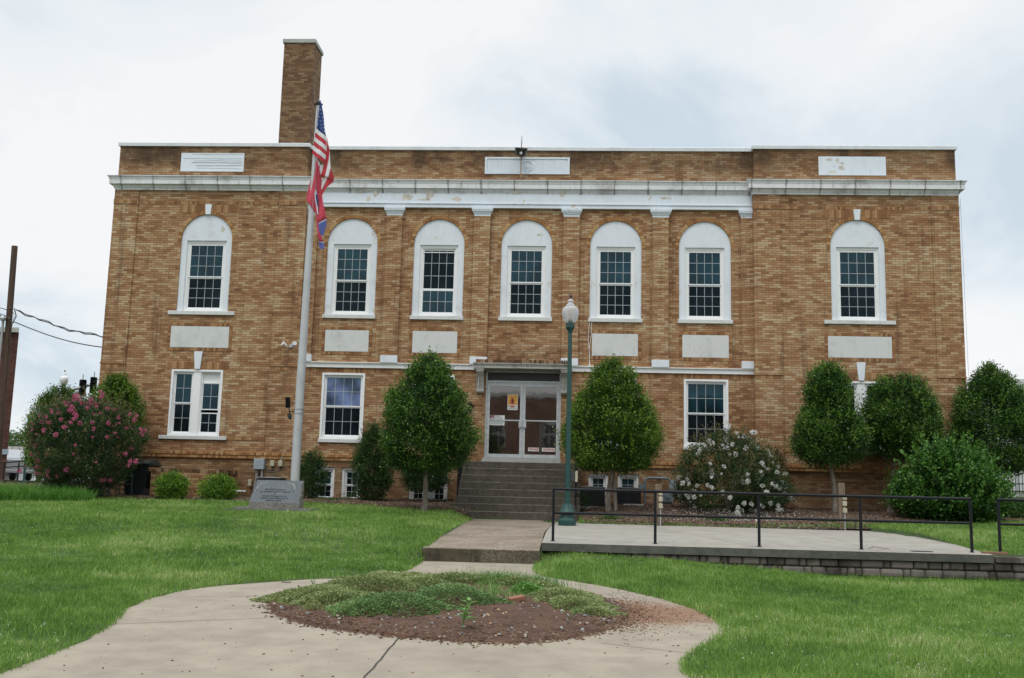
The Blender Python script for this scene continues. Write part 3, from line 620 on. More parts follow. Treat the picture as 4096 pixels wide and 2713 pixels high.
# ------------------------------------------------------------------ front steps + handrails
SX0, SX1 = -3.0, .285
st = MB(); L0, TR, RH, Z0 = .6, .28, .193, .868
xl = [-3.0, -3.0, -3.01, -3.01, -3.03, -3.045, -3.135, -3.16]
for i in range(8):
    y1 = -(L0+TR*i); y0 = -(L0+TR*(i-1)) if i else 0.0
    st.cbox(xl[i], SX1, y1, y0+.02 if i else -.003, -1.2, Z0-RH*i, .014)
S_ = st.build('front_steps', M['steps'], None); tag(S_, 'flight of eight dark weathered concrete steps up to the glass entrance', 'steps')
st = MB()
for i in range(8):
    y1 = -(L0+TR*i); z = Z0-RH*i
    x = xl[i]+.01
    while x < SX1-.02:
        ln = random.uniform(.06, .3)
        if random.random() < .82: st.box(x, min(x+ln, SX1-.01), y1+.004, y1+.03, z-.006, z+.0025+random.uniform(0, .002))
        x += ln
st.build('worn_nosing', M['nosing'], S_)
def handrail(x, y0, z0, y1, z1, yw, label, bal=True):
    """y0,z0 = foot at the landing; y1,z1 = foot low down"""
    e = empty('handrail', (x, y0, z0), label, 'handrail', 'handrails of the front steps'); H = .88
    def part(nm, pts, r, sg=6): q = MB(); q.tube(pts, r, sg); o = q.build(nm, M['black'], None, smooth=True); return world_child(o, e)
    part('post', [(x, y0, z0), (x, y0, z0+H)], .02); part('post', [(x, y1, z1), (x, y1, z1+H)], .026); part('post', [(x, yw, z0), (x, yw, z0+H)], .02)
    part('top_rail', [(x, yw, z0+H), (x, y0, z0+H), (x, y1, z1+H)], .028)
    if bal:
        part('bottom_rail', [(x, yw, z0+.1), (x, y0, z0+.1), (x, y1, z1+.12)], .014)
        q = MB(); n = 16
        for i in range(1, n): t = i/n; q.tube([(x, y0+(y1-y0)*t, z0+.1+(z1-z0)*t), (x, y0+(y1-y0)*t, z0+H+(z1-z0)*t)], .013, 5)
        for i in range(1, 4): yy = yw+(y0-yw)*i/4; q.tube([(x, yy, z0+.1), (x, yy, z0+H)], .009, 5)
        world_child(q.build('balusters', M['black'], None), e)
    return e
handrail(-2.975, -.62, .868, -2.15, -.10, -.06, 'black iron handrail with balusters on the left side of the entrance steps')
handrail(.16, -.62, .868, -2.3, -.29, -.06, 'black pipe handrail on the right side of the steps behind the lamp post', bal=False)
# ------------------------------------------------------------------ things fixed to the building
def paper(name, x0, x1, z0, z1, y, mat, label, cat):
    mb = MB(); mb.box(x0, x1, y-.002, y, z0, z1); o = mb.build(name, mat, None); return tag(o, label, cat)
M['poster_yellow'] = plain('poster_yellow', (.62, .34, .045), .5, 0, .3, 14); M['paper_white'] = plain('paper_white', (.66, .67, .64), .5); M['poster_red'] = plain('poster_red', (.50, .12, .07), .5); M['maroon'] = plain('maroon_ink', (.12, .02, .05), .6); M['ink'] = plain('dark_ink', (.03, .04, .05), .6); M['sign_red'] = plain('red_ink', (.42, .03, .04), .5); M['teal_ink'] = plain('teal_ink', (.10, .20, .19), .6)
GY = .080
p = paper('event_poster', -1.842, -1.545, 2.39, 2.838, GY, M['paper_white'], 'yellow and white event poster taped inside the upper left door glass', 'poster')
mb = MB(); mb.box(-1.832, -1.555, GY-.004, GY-.002, 2.54, 2.828); mb.build('printed_panel', M['poster_yellow'], p)
mb = MB()
for a, b, c_, d in ((-1.74, -1.66, 2.66, 2.76), (-1.77, -1.63, 2.55, 2.64), (-1.79, -1.60, 2.655, 2.668), (-1.72, -1.67, 2.60, 2.70), (-1.75, -1.65, 2.46, 2.52)): mb.box(a, b, GY-.006, GY-.004, c_, d)
mb.build('printed_artwork', M['poster_red'], p)
mb = MB()
for k, z in enumerate((2.505, 2.48, 2.43)):
    x = -1.82
    while x < -1.58: q = random.uniform(.015, .04); mb.box(x, x+q, GY-.0045, GY-.002, z, z+.012); x += q+.01
mb.build('small_print', M['ink'], p)
RX = (R_(90), 0, 0)
p = paper('notice_sign', -2.352, -1.914, 1.94, 2.228, GY, M['paper_white'], 'white downtown notice sign with a maroon arched window emblem in the left door glass', 'sign')
mb = MB(); mb.box(-2.345, -2.215, GY-.004, GY-.002, 2.075, 2.222); mb.build('emblem', M['maroon'], p)
mb = MB(); cx, cz = -2.275, 2.135
for i in range(10):
    t0, t1 = math.pi*i/10, math.pi*(i+1)/10; pts = [(cx+r*math.cos(t), cz+r*math.sin(t)) for r, t in ((.046, t0), (.046, t1), (.036, t1), (.036, t0))]
    mb.add([(a, GY-.0055, b) for a, b in pts], [(0,1,2,3)])
for a, b, c_, d in ((-2.321, -2.311, 2.08, 2.135), (-2.239, -2.229, 2.08, 2.135), (-2.28, -2.27, 2.08, 2.175), (-2.311, -2.239, 2.13, 2.137), (-2.311, -2.239, 2.08, 2.087)): mb.box(a, b, GY-.0058, GY-.004, c_, d)
mb.build('emblem_lines', M['paper_white'], p)
for s_, z in (('Historic', 2.205), ('Downtown', 2.155), ('Centerville', 2.105)): text_mesh('lettering', s_, .058, (-2.205, GY-.004, z), RX, M['ink'], p, 'LEFT', sx=.9)
mb = MB()
for z in (2.055, 2.035, 2.01, 1.99, 1.97):
    x = -2.33
    while x < -1.95: q = random.uniform(.02, .05); mb.box(x, x+q, GY-.0045, GY-.002, z, z+.008); x += q+.008
mb.build('small_print', M['teal_ink'], p)
p = paper('letter_strip_sign', -1.215, -.437, 1.212, 1.315, GY, M['paper_white'], 'long white strip sign in red capitals low in the right door glass', 'sign')
text_mesh('lettering', 'TENNESS', .088, (-1.20, GY-.004, 1.262), RX, M['sign_red'], p, 'LEFT', sx=.80, bold=.001)
text_mesh('lettering', 'PROPERTIES', .088, (-.447, GY-.004, 1.262), RX, M['sign_red'], p, 'RIGHT', sx=.70, bold=.001)
mb = MB(); mb.box(-.90, -.815, GY-.008, GY+.001, 1.118, 2.06); tag(mb.build('dark_upright', M['dark_panel'], None), 'dark upright post seen through the right door glass', 'post')
# wall lamp beside the door
mb = MB(); mb.lathe([(.0, 2.30), (.05, 2.31), (.065, 2.36), (.065, 2.50), (.07, 2.53), (.05, 2.57), (0, 2.58)], -2.92, -.10, 12); o = mb.build('wall_light', M['black'], None, smooth=True); tag(o, 'small black wall light on the brick left of the entrance', 'light')
mb = MB(); mb.box(-2.87, -2.80, -.05, 0, 2.47, 2.50); mb.box(-2.95, -2.89, -.04, 0, 2.42, 2.5); mb.build('bracket', M['black'], o)
# twin flood light on the left wing
e = empty('flood_light', (-8.20, WY-.035, 4.10), 'twin headed silver flood light on the left wing beside the flagpole', 'light')
mb = MB(); mb.cbox(-.05, .05, -.05, 0, -.05, .05); mb.build('junction_box', M['galv'], e)
for sx, rz in ((-1, -50), (1, 20)):
    mb = MB(); mb.tube([(0,0,0), (0, -.02, 0)], .02, 8); mb.lathe([(.03, -.05), (.045, -.08), (.065, -.17), (.07, -.19), (.062, -.19)], 0, 0, 14, axis='y')
    h = mb.build('lamp_head', M['galv'] if sx > 0 else M['globe_far'], e, smooth=True); h.location = (sx*.09, -.05, -.02); h.rotation_euler = (R_(-25), 0, R_(rz))
# loudspeaker on a rod above the parapet
e = empty('loudspeaker', (-1.60, -.16, 9.28), 'grey horn loudspeaker on a rusty rod at the parapet with a spiky aerial on top', 'loudspeaker')
q = MB(); q.tube([(0,0,0), (0,0,.75), (.0,.0,1.0)], .018, 6); q.tube([(0,.0,.05), (0,.16,.05)], .012, 6); q.build('rod', plain('rusty_rod', (.34, .20, .12), .8), e)
q = MB(); q.tube([(0,0,1.0), (.01,0,1.18), (0,0,1.33)], [.014, .01, .004], 6)
for z, dx in ((1.06, .03), (1.1, -.03), (1.15, .03), (1.2, -.02), (1.25, .03)): q.tube([(0,0,z), (dx, 0, z+.02)], .005, 4)
q.build('aerial', M['dark_metal'], e)
q = MB(); f0 = [(-.19,-.22,.64),(.18,-.26,.60),(.20,-.26,.84),(-.17,-.22,.88)]; f1 = [(-.05,.0,.71),(.05,.0,.70),(.05,.0,.78),(-.05,.0,.79)]
q.add(f0+f1, [(0,4,5,1),(1,5,6,2),(2,6,7,3),(3,7,4,0),(4,7,6,5)]); q.tube([(0,0,.745),(0,.12,.745)], .06, 10); h = q.build('horn', plain('grey_horn', (.13,.14,.13), .6), e)
q = MB(); q.lathe([(.045, -.12), (.05, -.06), (.0, -.05)], 0, .745, 12, axis='y'); q.build('driver', M['globe_far'], h)
# ------------------------------------------------------------------ terrain
rng = np.random.default_rng(11)
TX = np.array([-60,-20,-14,-9,-6,-3,-.5,1.5,4.5,9,14,60.])
TY = np.array([-60,-29.6,-21,-18,-15,-13,-11.31,-11.30,-9,-6,-4,-2,0,6,16,60.])
TZ = np.array([
 [-2.2]*12, [-1.8]*12,
 [-1.42,-1.38,-1.38,-1.45,-1.48,-1.50,-1.50,-1.50,-1.50,-1.50,-1.50,-1.5],
 [-1.30,-1.25,-1.25,-1.33,-1.37,-1.39,-1.40,-1.40,-1.42,-1.42,-1.42,-1.4],
 [-1.15,-1.08,-1.08,-1.18,-1.25,-1.28,-1.29,-1.30,-1.37,-1.38,-1.38,-1.38],
 [-1.05,-.97,-.94,-1.04,-1.10,-1.19,-1.14,-1.17,-1.32,-1.33,-1.33,-1.33],
 [-.95,-.88,-.85,-.92,-.97,-1.05,-.97,-1.05,-1.28,-1.28,-1.28,-1.28],
 [-.95,-.88,-.85,-.92,-.97,-1.05,-.95,-.85,-.85,-.84,-.84,-.84],
 [-.75,-.69,-.66,-.69,-.74,-.79,-.82,-.79,-.77,-.73,-.72,-.7],
 [-.58,-.53,-.51,-.51,-.54,-.63,-.72,-.69,-.67,-.56,-.55,-.5],
 [-.50,-.48,-.46,-.43,-.43,-.55,-.68,-.60,-.58,-.48,-.46,-.4],
 [-.42,-.40,-.40,-.38,-.37,-.42,-.60,-.33,-.33,-.36,-.36,-.3],
 [-.33,-.33,-.34,-.34,-.30,-.30,-.40,-.24,-.22,-.30,-.20,0],
 [-.2,-.2,-.2,-.2,-.2,-.2,-.2,-.2,-.2,0,.20,.4],
 [-.15,-.15,-.1,0,0,0,0,0,0,.3,.6,.8],
 [-.1,-.1,-.1,0,0,0,0,0,0,.5,.9,1.2]])
def terr(x, y):
    x = np.asarray(x, float); y = np.asarray(y, float)
    i = np.clip(np.searchsorted(TX, x, side='right')-1, 0, len(TX)-2); j = np.clip(np.searchsorted(TY, y, side='right')-1, 0, len(TY)-2)
    a = np.clip((x-TX[i])/(TX[i+1]-TX[i]), 0, 1); b = np.clip((y-TY[j])/(TY[j+1]-TY[j]), 0, 1)
    a = a*a*(3-2*a)*.5+a*.5
    z = TZ[j,i]*(1-a)*(1-b)+TZ[j,i+1]*a*(1-b)+TZ[j+1,i]*(1-a)*b+TZ[j+1,i+1]*a*b
    return z + .018*np.sin(x*1.3+.7)*np.sin(y*1.1) * ((y < -1) & (y > -28))
def seg_dist(poly, x, y):
    d = np.full(np.shape(x), 9.0); n = len(poly)
    for i in range(n):
        ax, ay = poly[i]; bx, by = poly[(i+1) % n]; ex, ey = bx-ax, by-ay; L2 = ex*ex+ey*ey+1e-9
        t = np.clip(((x-ax)*ex+(y-ay)*ey)/L2, 0, 1); d = np.minimum(d, np.hypot(x-ax-t*ex, y-ay-t*ey))
    return d
terr0 = terr
def terr(x, y):
    x = np.asarray(x, float); y = np.asarray(y, float); z = terr0(x, y); sel = (np.abs(x+1.6) < 5) & (y > -34) & (y < -11.3)
    if sel.ndim == 0: return z
    xs_, ys_ = x[sel], y[sel]; d = seg_dist(PLAZA, xs_, ys_); k = np.clip(d/.7, 0, 1); k = k*k*(3-2*k); k = np.where(inpoly(PLAZA, xs_, ys_), 0, k); z[sel] = z[sel]*k+(PZ(ys_)+.004)*(1-k)
    sel = (x > -3.3) & (x < -2.3) & (y > -12.2) & (y < -2.4); d = np.clip((-2.5-x[sel])/.5, 0, 1); pz_ = np.interp(y[sel], [-11.8,-8.4,-5,-2.5], [-.955,-.765,-.70,-.68])
    kk = np.clip((y[sel]+11.9)/.3, 0, 1)*(1-d); z[sel] = z[sel]*(1-kk)+(pz_-.01)*kk
    return z
def T(x, y): return float(terr0(x, y))
def inpoly(poly, x, y):
    x = np.asarray(x, float); y = np.asarray(y, float); r = np.zeros(x.shape, bool); n = len(poly)
    for i in range(n):
        x0, y0 = poly[i]; x1, y1 = poly[(i+1) % n]
        if y0 == y1: continue
        c = ((y0 > y) != (y1 > y)) & (x < (x1-x0)*(y-y0)/(y1-y0)+x0); r ^= c
    return r
def shrink(poly, d):
    n = len(poly); out = []
    A = sum(poly[i][0]*poly[(i+1)%n][1]-poly[(i+1)%n][0]*poly[i][1] for i in range(n))
    s = 1 if A > 0 else -1
    for i in range(n):
        p0, p1, p2 = Vector(poly[i-1]), Vector(poly[i]), Vector(poly[(i+1) % n])
        n1 = Vector((-(p1-p0).y, (p1-p0).x)).normalized()*s; n2 = Vector((-(p2-p1).y, (p2-p1).x)).normalized()*s
        m = (n1+n2); m = m.normalized() if m.length > 1e-6 else n1; k = max(.4, m.dot(n1)); q = p1+m*(d/k); out.append((q.x, q.y))
    return out
def catmull(pts, sub=5, closed=False):
    out = []; n = len(pts)
    for i in range(n if closed else n-1):
        p = [Vector(pts[(i+k) % n] if closed else pts[min(max(i+k, 0), n-1)]) for k in (-1, 0, 1, 2)]
        for s in range(sub):
            t = s/sub; q = .5*((2*p[1])+(-p[0]+p[2])*t+(2*p[0]-5*p[1]+4*p[2]-p[3])*t*t+(-p[0]+3*p[1]-3*p[2]+p[3])*t**3); out.append(tuple(q))
    if not closed: out.append(tuple(pts[-1]))
    return out
PLEFT = catmull([(-2.50,-11.80),(-2.50,-12.6),(-2.56,-13.5),(-2.95,-14.26),(-3.77,-14.84),(-4.62,-15.68),(-5.02,-16.64),(-5.02,-17.8),(-4.80,-18.6),(-4.62,-19.3),(-4.52,-20.3),(-4.50,-21.4),(-4.55,-23),(-4.6,-34)])
PRIGHT = catmull([(-.50,-11.80),(-.52,-12.86),(-.32,-13.60),(.50,-14.56),(1.20,-15.70),(1.60,-16.82),(1.70,-17.9),(1.59,-18.55),(1.27,-19.28),(1.06,-19.95),(1.03,-20.63),(1.15,-22),(1.3,-34)])
PLAZA = PLEFT + PRIGHT[::-1]
PATH = [(-2.50,-11.80),(-.50,-11.80),(-.50,-8.4),(-.40,-5.1),(.32,-5.1),(.32,-2.5),(-2.55,-2.5)]
SLAB = [(-.47,-11.42),(7.2,-11.42),(7.42,-9.6),(7.5,-8.2),(7.42,-7),(7.25,-6),(6.9,-5.1),(-.36,-5.1),(-.46,-8.4)]
BED = catmull([(-3.31,-17.90),(-2.66,-18.67),(-2.0,-19.05),(-1.33,-19.28),(-.6,-19.33),(0,-18.95),(.45,-18.3),(.70,-17.2),(.50,-15.88),(-.24,-14.93),(-1.41,-14.35),(-2.6,-14.55),(-3.35,-15.25),(-3.65,-16.6)], 5, True)
MUL_L = catmull([(-16,-2.6),(-13.5,-2.75),(-11.5,-2.7),(-9.5,-2.75),(-8,-2.9),(-6.5,-3.1),(-5.3,-3.5),(-4.2,-3.7),(-3.3,-3.3)]) + [(-2.6,-2.7),(-2.6,.3),(-16,.3)]
MUL_R = [(.25,.3),(.25,-2.6),(.36,-5.15),(6.9,-5.12),(7.15,-4.75)] + catmull([(7.5,-4.35),(8.3,-3.9),(9.6,-3.6),(11,-3.2),(12.6,-2.9),(15,-2.6)]) + [(15,.3)]
PZ = lambda y: -1.18-.035*(-11.8-y)
PATHZ = lambda y: float(np.interp(y, [-11.8,-8.4,-5,-2.5], [-.955,-.765,-.70,-.68]))
SLZ = lambda y: -.84+(.18/6.32)*(y+11.42)
def sheet(name, poly, zf, thick, mat, z0=None):
    n = len(poly); tri = tessellate_polygon([[Vector((a, b, 0)) for a, b in poly]]); m = MB()
    vs = [(a, b, zf(b)) for a, b in poly] + [(a, b, zf(b)-thick) for a, b in poly]
    fs = [tuple(t) for t in tri] + [(i, (i+1) % n, n+(i+1) % n, n+i) for i in range(n)]
    m.add(vs, fs); return m.build(name, mat, None)
# ground sheet
def axis(lo, hi, step, far):
    a = list(np.arange(lo, hi+1e-6, step)); g_ = step; q = hi
    while q < far: g_ *= 1.5; q += g_; a.append(q)
    g_ = step; q = lo
    while q > -far: g_ *= 1.5; q -= g_; a.insert(0, q)
    return np.array(a)
gx = axis(-17, 14, .16, 700); gy = axis(-30, 2, .16, 700); gy = np.array(sorted(set(np.round(gy[np.abs(gy+11.31) > .05], 4)) | {-11.312, -11.298}))
X, Y = np.meshgrid(gx, gy); Zt = terr(X, Y)
low = inpoly(shrink(PLAZA, .05), X, Y) | inpoly(shrink(PATH, .03), X, Y) | inpoly(shrink(SLAB, .05), X, Y) | ((X > -2.4) & (X < -.6) & (np.abs(Y+11.8) < .3)) | ((X > -.75) & (X < -.25) & (Y > -11.0) & (Y < -5.2))
inP = inpoly(PLAZA, X, Y); inA = inpoly(PATH, X, Y); inS = inpoly(SLAB, X, Y)
Zt = np.where(low, Zt-.12, Zt)
Zt = np.where(inP & low, np.minimum(Zt, PZ(Y)-.12), Zt); Zt = np.where(inA & low, np.minimum(Zt, np.interp(Y, [-11.8,-8.4,-5,-2.5], [-.955,-.765,-.70,-.68])-.10), Zt); Zt = np.where(inS & low, np.minimum(Zt, SLZ(Y)-.10), Zt); Zt = Zt + 0; low2 = (X > WL0+.2) & (X < WR1-.2) & (Y > .1) & (Y < DEP); Zt = Zt - .6*low2
V = np.stack([X, Y, Zt], -1).reshape(-1, 3); nx, ny = len(gx), len(gy)
ii, jj = np.meshgrid(np.arange(nx-1), np.arange(ny-1)); a = (jj*nx+ii).ravel()
Fq = np.stack([a, a+1, a+nx+1, a+nx], 1)
lawn = np_mesh('lawn', V, Fq.ravel(), np.arange(len(Fq))*4, M['lawn'], smooth=True); tag(lawn, kind='structure')
plaza = sheet('plaza_walk', PLAZA, PZ, .12, M['plaza']); tag(plaza, kind='structure')
o = sheet('entrance_path', PATH, PATHZ, .24, M['oldpath']); tag(o, kind='structure')
slab = sheet('patio_slab', SLAB, SLZ, .135, [M['concrete']]); tag(slab, kind='structure')
# separate rough front face band of the slab so it can look weathered
m = MB(); m.box(-.47, 7.2, -11.424, -11.4205, -.974, -.842); o = m.build('slab_face', M['slab_edge'], slab)
m = MB(); m.box(-2.50, -.50, -11.806, -11.801, -1.20, -.965); m.build('path_face', M['mossy'], bpy.data.objects['entrance_path'])
# joints and cracks: thin dark grooves filled with dirt
def groove(mb, pts, zf, w_=.012, lift=.003):
    for (x0, y0), (x1, y1) in zip(pts[:-1], pts[1:]):
        d = Vector((x1-x0, y1-y0)).normalized(); n_ = Vector((-d.y, d.x))*w_/2
        q = [(x0+n_.x, y0+n_.y), (x0-n_.x, y0-n_.y), (x1-n_.x, y1-n_.y), (x1+n_.x, y1+n_.y)]
        mb.add([(a_, b_, zf(b_)+lift) for a_, b_ in q], [(0,1,2,3)])
def wob(p, q, n=14, a=.012): return [(p[0]+(q[0]-p[0])*i/n+random.uniform(-a, a), p[1]+(q[1]-p[1])*i/n+random.uniform(-a, a)) for i in range(n+1)]
m = MB(); groove(m, wob((-1.66,-19.25), (-1.60,-23.5), 24, .008), PZ, .018)
groove(m, wob((-3.2,-18.25), (-4.72,-19.0), 8, .003), PZ, .009); groove(m, wob((.33,-19.15), (1.2,-19.55), 7, .004), PZ, .008)
groove(m, wob((.3,-15.6), (1.0,-15.0), 6, .003), PZ, .008); groove(m, wob((.72,-17.3), (1.65,-17.6), 6, .003), PZ, .007)
groove(m, [(-2.47,-12.35), (-.55,-12.35)], PZ, .010); groove(m, wob((-3.6,-16.6), (-4.98,-16.9), 6, .003), PZ, .007)
groove(m, wob((-2.5,-14.5), (-2.8,-14.05), 5, .003), PZ, .007)
tag(m.build('joints', M['joint'], plaza), None)
m = MB(); groove(m, [(3.36,-11.40), (3.05,-10.2), (2.6,-8.4), (2.05,-6.6), (1.75,-5.12)], SLZ, .010); groove(m, [(5.3,-11.4), (5.32,-5.15)], SLZ, .005); m.build('joints', M['joint'], slab)
for x, y in ((-3.9,-15.2), (-3.75,-15.3)):
    mb = MB(); mb.box(x-.07, x+.05, y-.03, y+.03, PZ(y)+.002, PZ(y)+.008)
    if x < -3.8: tag(mb.build('steel_plate', M['dark_metal'], None), 'small dark metal plate set in the plaza concrete left of the planting bed', 'plate')
mb = MB(); mb.box(5.95, 6.3, -11.15, -10.95, SLZ(-11)+.0, SLZ(-11)+.006); tag(mb.build('drain_grate', M['dark_metal'], None), 'small dark flat drain grate near the front edge of the patio slab', 'grate')
mb = MB(); mb.tube([(5.3,-10.75,SLZ(-10.75)+.01),(5.42,-10.72,SLZ(-10.7)+.035),(5.55,-10.78,SLZ(-10.8)+.02),(5.66,-10.8,SLZ(-10.8)+.012)], .006, 5); mb.tube([(5.42,-10.72,SLZ(-10.7)+.035),(5.40,-10.6,SLZ(-10.6)+.05)], .004, 4); mb.tube([(5.55,-10.78,SLZ(-10.8)+.02),(5.52,-10.9,SLZ(-10.9)+.01)], .004, 4)
tag(mb.build('fallen_twig', M['bark'], None), 'thin brown twig lying on the patio slab', 'twig')
# retaining wall of rounded blocks
rw = empty('retaining_wall', (3.5, -11.36, -1.3), 'low retaining wall of tumbled grey and tan concrete blocks', 'wall')
mb = MB(); z1 = -.976
for r in range(4):
    z0 = z1-.145; x = .9+random.uniform(-.3, 0)
    while x < 16:
        wd = random.choice((.125, .24, .30, .38)); yo = -11.375-.004*r+random.uniform(-.012, .006)
        if r == 0 and x+wd > 7.22 and x < 7.22: wd = max(.1, 7.22-x)
        x0, x1, c_ = x+.005, x+wd-.005, .028
        prof = []
        k = [(x0, c_), (x0+c_, 0), (x1-c_, 0), (x1, c_)]
        vs = []
        for zz, dd in ((z0+.004, .03), (z0+.03, .004), ((z0+z1)/2, random.uniform(-.006, .004)), (z1-.03, .004), (z1-.004, .03)):
            vs += [(px, yo+py+dd, zz+random.uniform(-.003, .003)) for px, py in k]
        fs = [(i*4+j, i*4+j+1, (i+1)*4+j+1, (i+1)*4+j) for i in range(4) for j in range(3)]
        vs += [(x0, -11.2, z0+.004), (x1, -11.2, z0+.004), (x0, -11.2, z1-.004), (x1, -11.2, z1-.004)]
        fs += [(0,1,2,3,21,20), (16,17,18,19,23,22), (0,4,8,12,16,22,20), (3,7,11,15,19,23,21)]
        mb.add(vs, fs); x += wd
    z1 = z0
o = mb.build('stone_courses', M['block'], None, smooth=False); world_child(o, rw)
mb = MB(); x = 7.24
while x < 16: wd = random.uniform(.32, .42); mb.cbox(x, x+wd-.008, -11.42+random.uniform(-.01, .01), -11.1, -.972, -.862, .012); x += wd
world_child(mb.build('cap_stones', M['block'], None), rw)
mb = MB(); mb.cbox(7.15, 7.55, -11.15, -11.0, -.85, -.80, .005); o = mb.build('loose_timber', plain('reddish_timber', (.22, .12, .08), .9), None); tag(o, 'short reddish timber block lying at the right end of the patio slab', 'timber')
# mulch beds
def mulch_patch(name, poly, label, dens, box):
    x0, x1, y0, y1 = box; st = .12; xs = np.arange(x0, x1, st); ys = np.arange(y0, y1, st); XX, YY = np.meshgrid(xs, ys); ins = inpoly(poly, XX, YY)
    edge = inpoly(shrink(poly, .25), XX, YY)
    ZZ = terr(XX, YY) + np.where(ins, .035, -.04) + rng.normal(0, .008, XX.shape)*edge + .03*edge
    n_x = len(xs); A = (np.arange(len(ys)-1)[:, None]*n_x+np.arange(n_x-1)[None]).ravel(); q = np.stack([A, A+1, A+n_x+1, A+n_x], 1)
    keep = ins.ravel()[q].any(1); q = q[keep]
    o = np_mesh(name, np.stack([XX, YY, ZZ], -1).reshape(-1, 3), q.ravel(), np.arange(len(q))*4, M['mulch'], smooth=True); tag(o, label, 'mulch', kind='stuff')
    return o
def chips(name, pts, zs, mat, lo, hi, flat=.35, parent=None, label=None, kind='stuff', cat=None):
    n = len(pts); L_ = rng.uniform(lo, hi, n); W_ = L_*rng.uniform(.25, .7, n); H_ = L_*flat*rng.uniform(.4, 1, n); th = rng.uniform(0, math.tau, n); ti = rng.normal(0, .25, n)
    base = np.array([[-1,-1,0],[1,-1,0],[1,1,0],[-1,1,0],[-.7,-.7,1],[.7,-.7,1],[.7,.7,1],[-.7,.7,1]], float)
    v = np.repeat(base[None], n, 0); v[:, :, 0] *= L_[:, None]/2; v[:, :, 1] *= W_[:, None]/2; v[:, :, 2] *= H_[:, None]
    z = v[:, :, 2]+v[:, :, 0]*ti[:, None]; x = v[:, :, 0]*np.cos(th)[:, None]-v[:, :, 1]*np.sin(th)[:, None]; y = v[:, :, 0]*np.sin(th)[:, None]+v[:, :, 1]*np.cos(th)[:, None]
    P_ = np.stack([x+pts[:, 0:1], y+pts[:, 1:2], z+zs[:, None]], -1).reshape(-1, 3)
    f = np.array([[4,5,6,7],[0,1,5,4],[1,2,6,5],[2,3,7,6],[3,0,4,7]]); F = (f[None]+8*np.arange(n)[:, None, None]).reshape(-1, 4)
    o = np_mesh(name, P_, F.ravel(), np.arange(len(F))*4, mat, parent); tag(o, label, cat, kind=kind); return o
def scatter(poly, n, box):
    p = np.stack([rng.uniform(box[0], box[1], n), rng.uniform(box[2], box[3], n)], 1); return p[inpoly(poly, p[:, 0], p[:, 1])]
mulch_patch('mulch', MUL_L, 'dark bark mulch along the foot of the wall left of the steps', 0, (-16.2, -2.4, -4, .3))
mulch_patch('mulch', MUL_R, 'bark mulch bed between the patio slab and the wall', 0, (0, 15.2, -5.4, .3))
p1 = scatter(shrink(MUL_L, .02), 9000, (-13.8, -2.6, -3.8, -.05)); p2 = scatter(shrink(MUL_R, .02), 14000, (.3, 12.5, -5.2, -.05)); pp = np.concatenate([p1, p2])
chips('mulch_chips', pp, terr(pp[:, 0], pp[:, 1])+.06, M['chips'], .02, .075, label='scattered bark chips on the mulch beds', cat='bark chips')
def noise2(x, y, s, seed):
    r = np.random.default_rng(seed); o = np.zeros_like(x)
    for k in range(6): a, b, c_ = r.uniform(-1, 1), r.uniform(-1, 1), r.uniform(0, 6.28); q = math.hypot(a, b)+.3; o += np.sin((a/q*x+b/q*y)*s*(1+.5*k)+c_)/(1+.4*k)
    return o/2.5
# planting bed mound
def bedz(x, y):
    r = np.sqrt(((x+1.5)/2.25)**2+((y+16.85)/2.55)**2); h = np.clip(1-r, 0, 1)
    return PZ(y)+.012+.115*h**1.05+.025*np.sin(x*4.1+1)*np.sin(y*3.3)*h
xs = np.arange(-3.9, 1.0, .06); ys = np.arange(-19.6, -14.0, .06); XX, YY = np.meshgrid(xs, ys); ins = inpoly(BED, XX, YY)
ZZ = np.where(ins, bedz(XX, YY)+rng.normal(0, .007, XX.shape), PZ(YY)-.05); A = (np.arange(len(ys)-1)[:, None]*len(xs)+np.arange(len(xs)-1)[None]).ravel(); q = np.stack([A, A+1, A+len(xs)+1, A+len(xs)], 1); q = q[ins.ravel()[q].any(1)]
bed = np_mesh('planting_bed_soil', np.stack([XX, YY, ZZ], -1).reshape(-1, 3), q.ravel(), np.arange(len(q))*4, M['soil'], smooth=True); tag(bed, kind='structure')
p = scatter(shrink(BED, .03), 26000, (-3.8, .9, -19.5, -14.2)); dd = seg_dist(BED, p[:, 0], p[:, 1]); pr = np.clip(1.0-dd/.75, .10, 1)*np.where(p[:, 0] < -1.4, 1, .75)+.25*np.clip(noise2(p[:, 0], p[:, 1], 3.3, 4), 0, 1); p = p[rng.random(len(p)) < pr]
chips('bed_wood_chips', p, bedz(p[:, 0], p[:, 1])+.0, M['chips'], .008, .040, label='wood chips and bark on the round planting bed', cat='wood chips')
p = scatter(shrink(BED, .05), 420, (-3.8, .9, -19.4, -14.6)); p = p[(p[:, 1] < -16.2)]
chips('bed_gravel', p, bedz(p[:, 0], p[:, 1])+.004, M['stones'], .014, .042, .6, label='small grey and orange stones among the wood chips of the bed', cat='gravel')
k = 4200; t = rng.normal(0, .5, k); rr = rng.exponential(.28, k)+.0; px = .60+rr*np.cos(t)*1.0-.05; py = -17.1+rng.normal(0, .65, k)+.0*rr; keep = inpoly(PLAZA, px, py); pts = np.stack([px, py], 1)[keep]
chips('spilled_soil', pts, np.array([PZ(b) for b in pts[:, 1]])+.001, unit_mat('soil_crumbs', [(.1, (.06, .03, .018)), (.6, (.16, .085, .05)), (1, (.28, .18, .12))]), .004, .017, .5, label='reddish soil crumbs spilled on the concrete right of the bed', cat='soil')
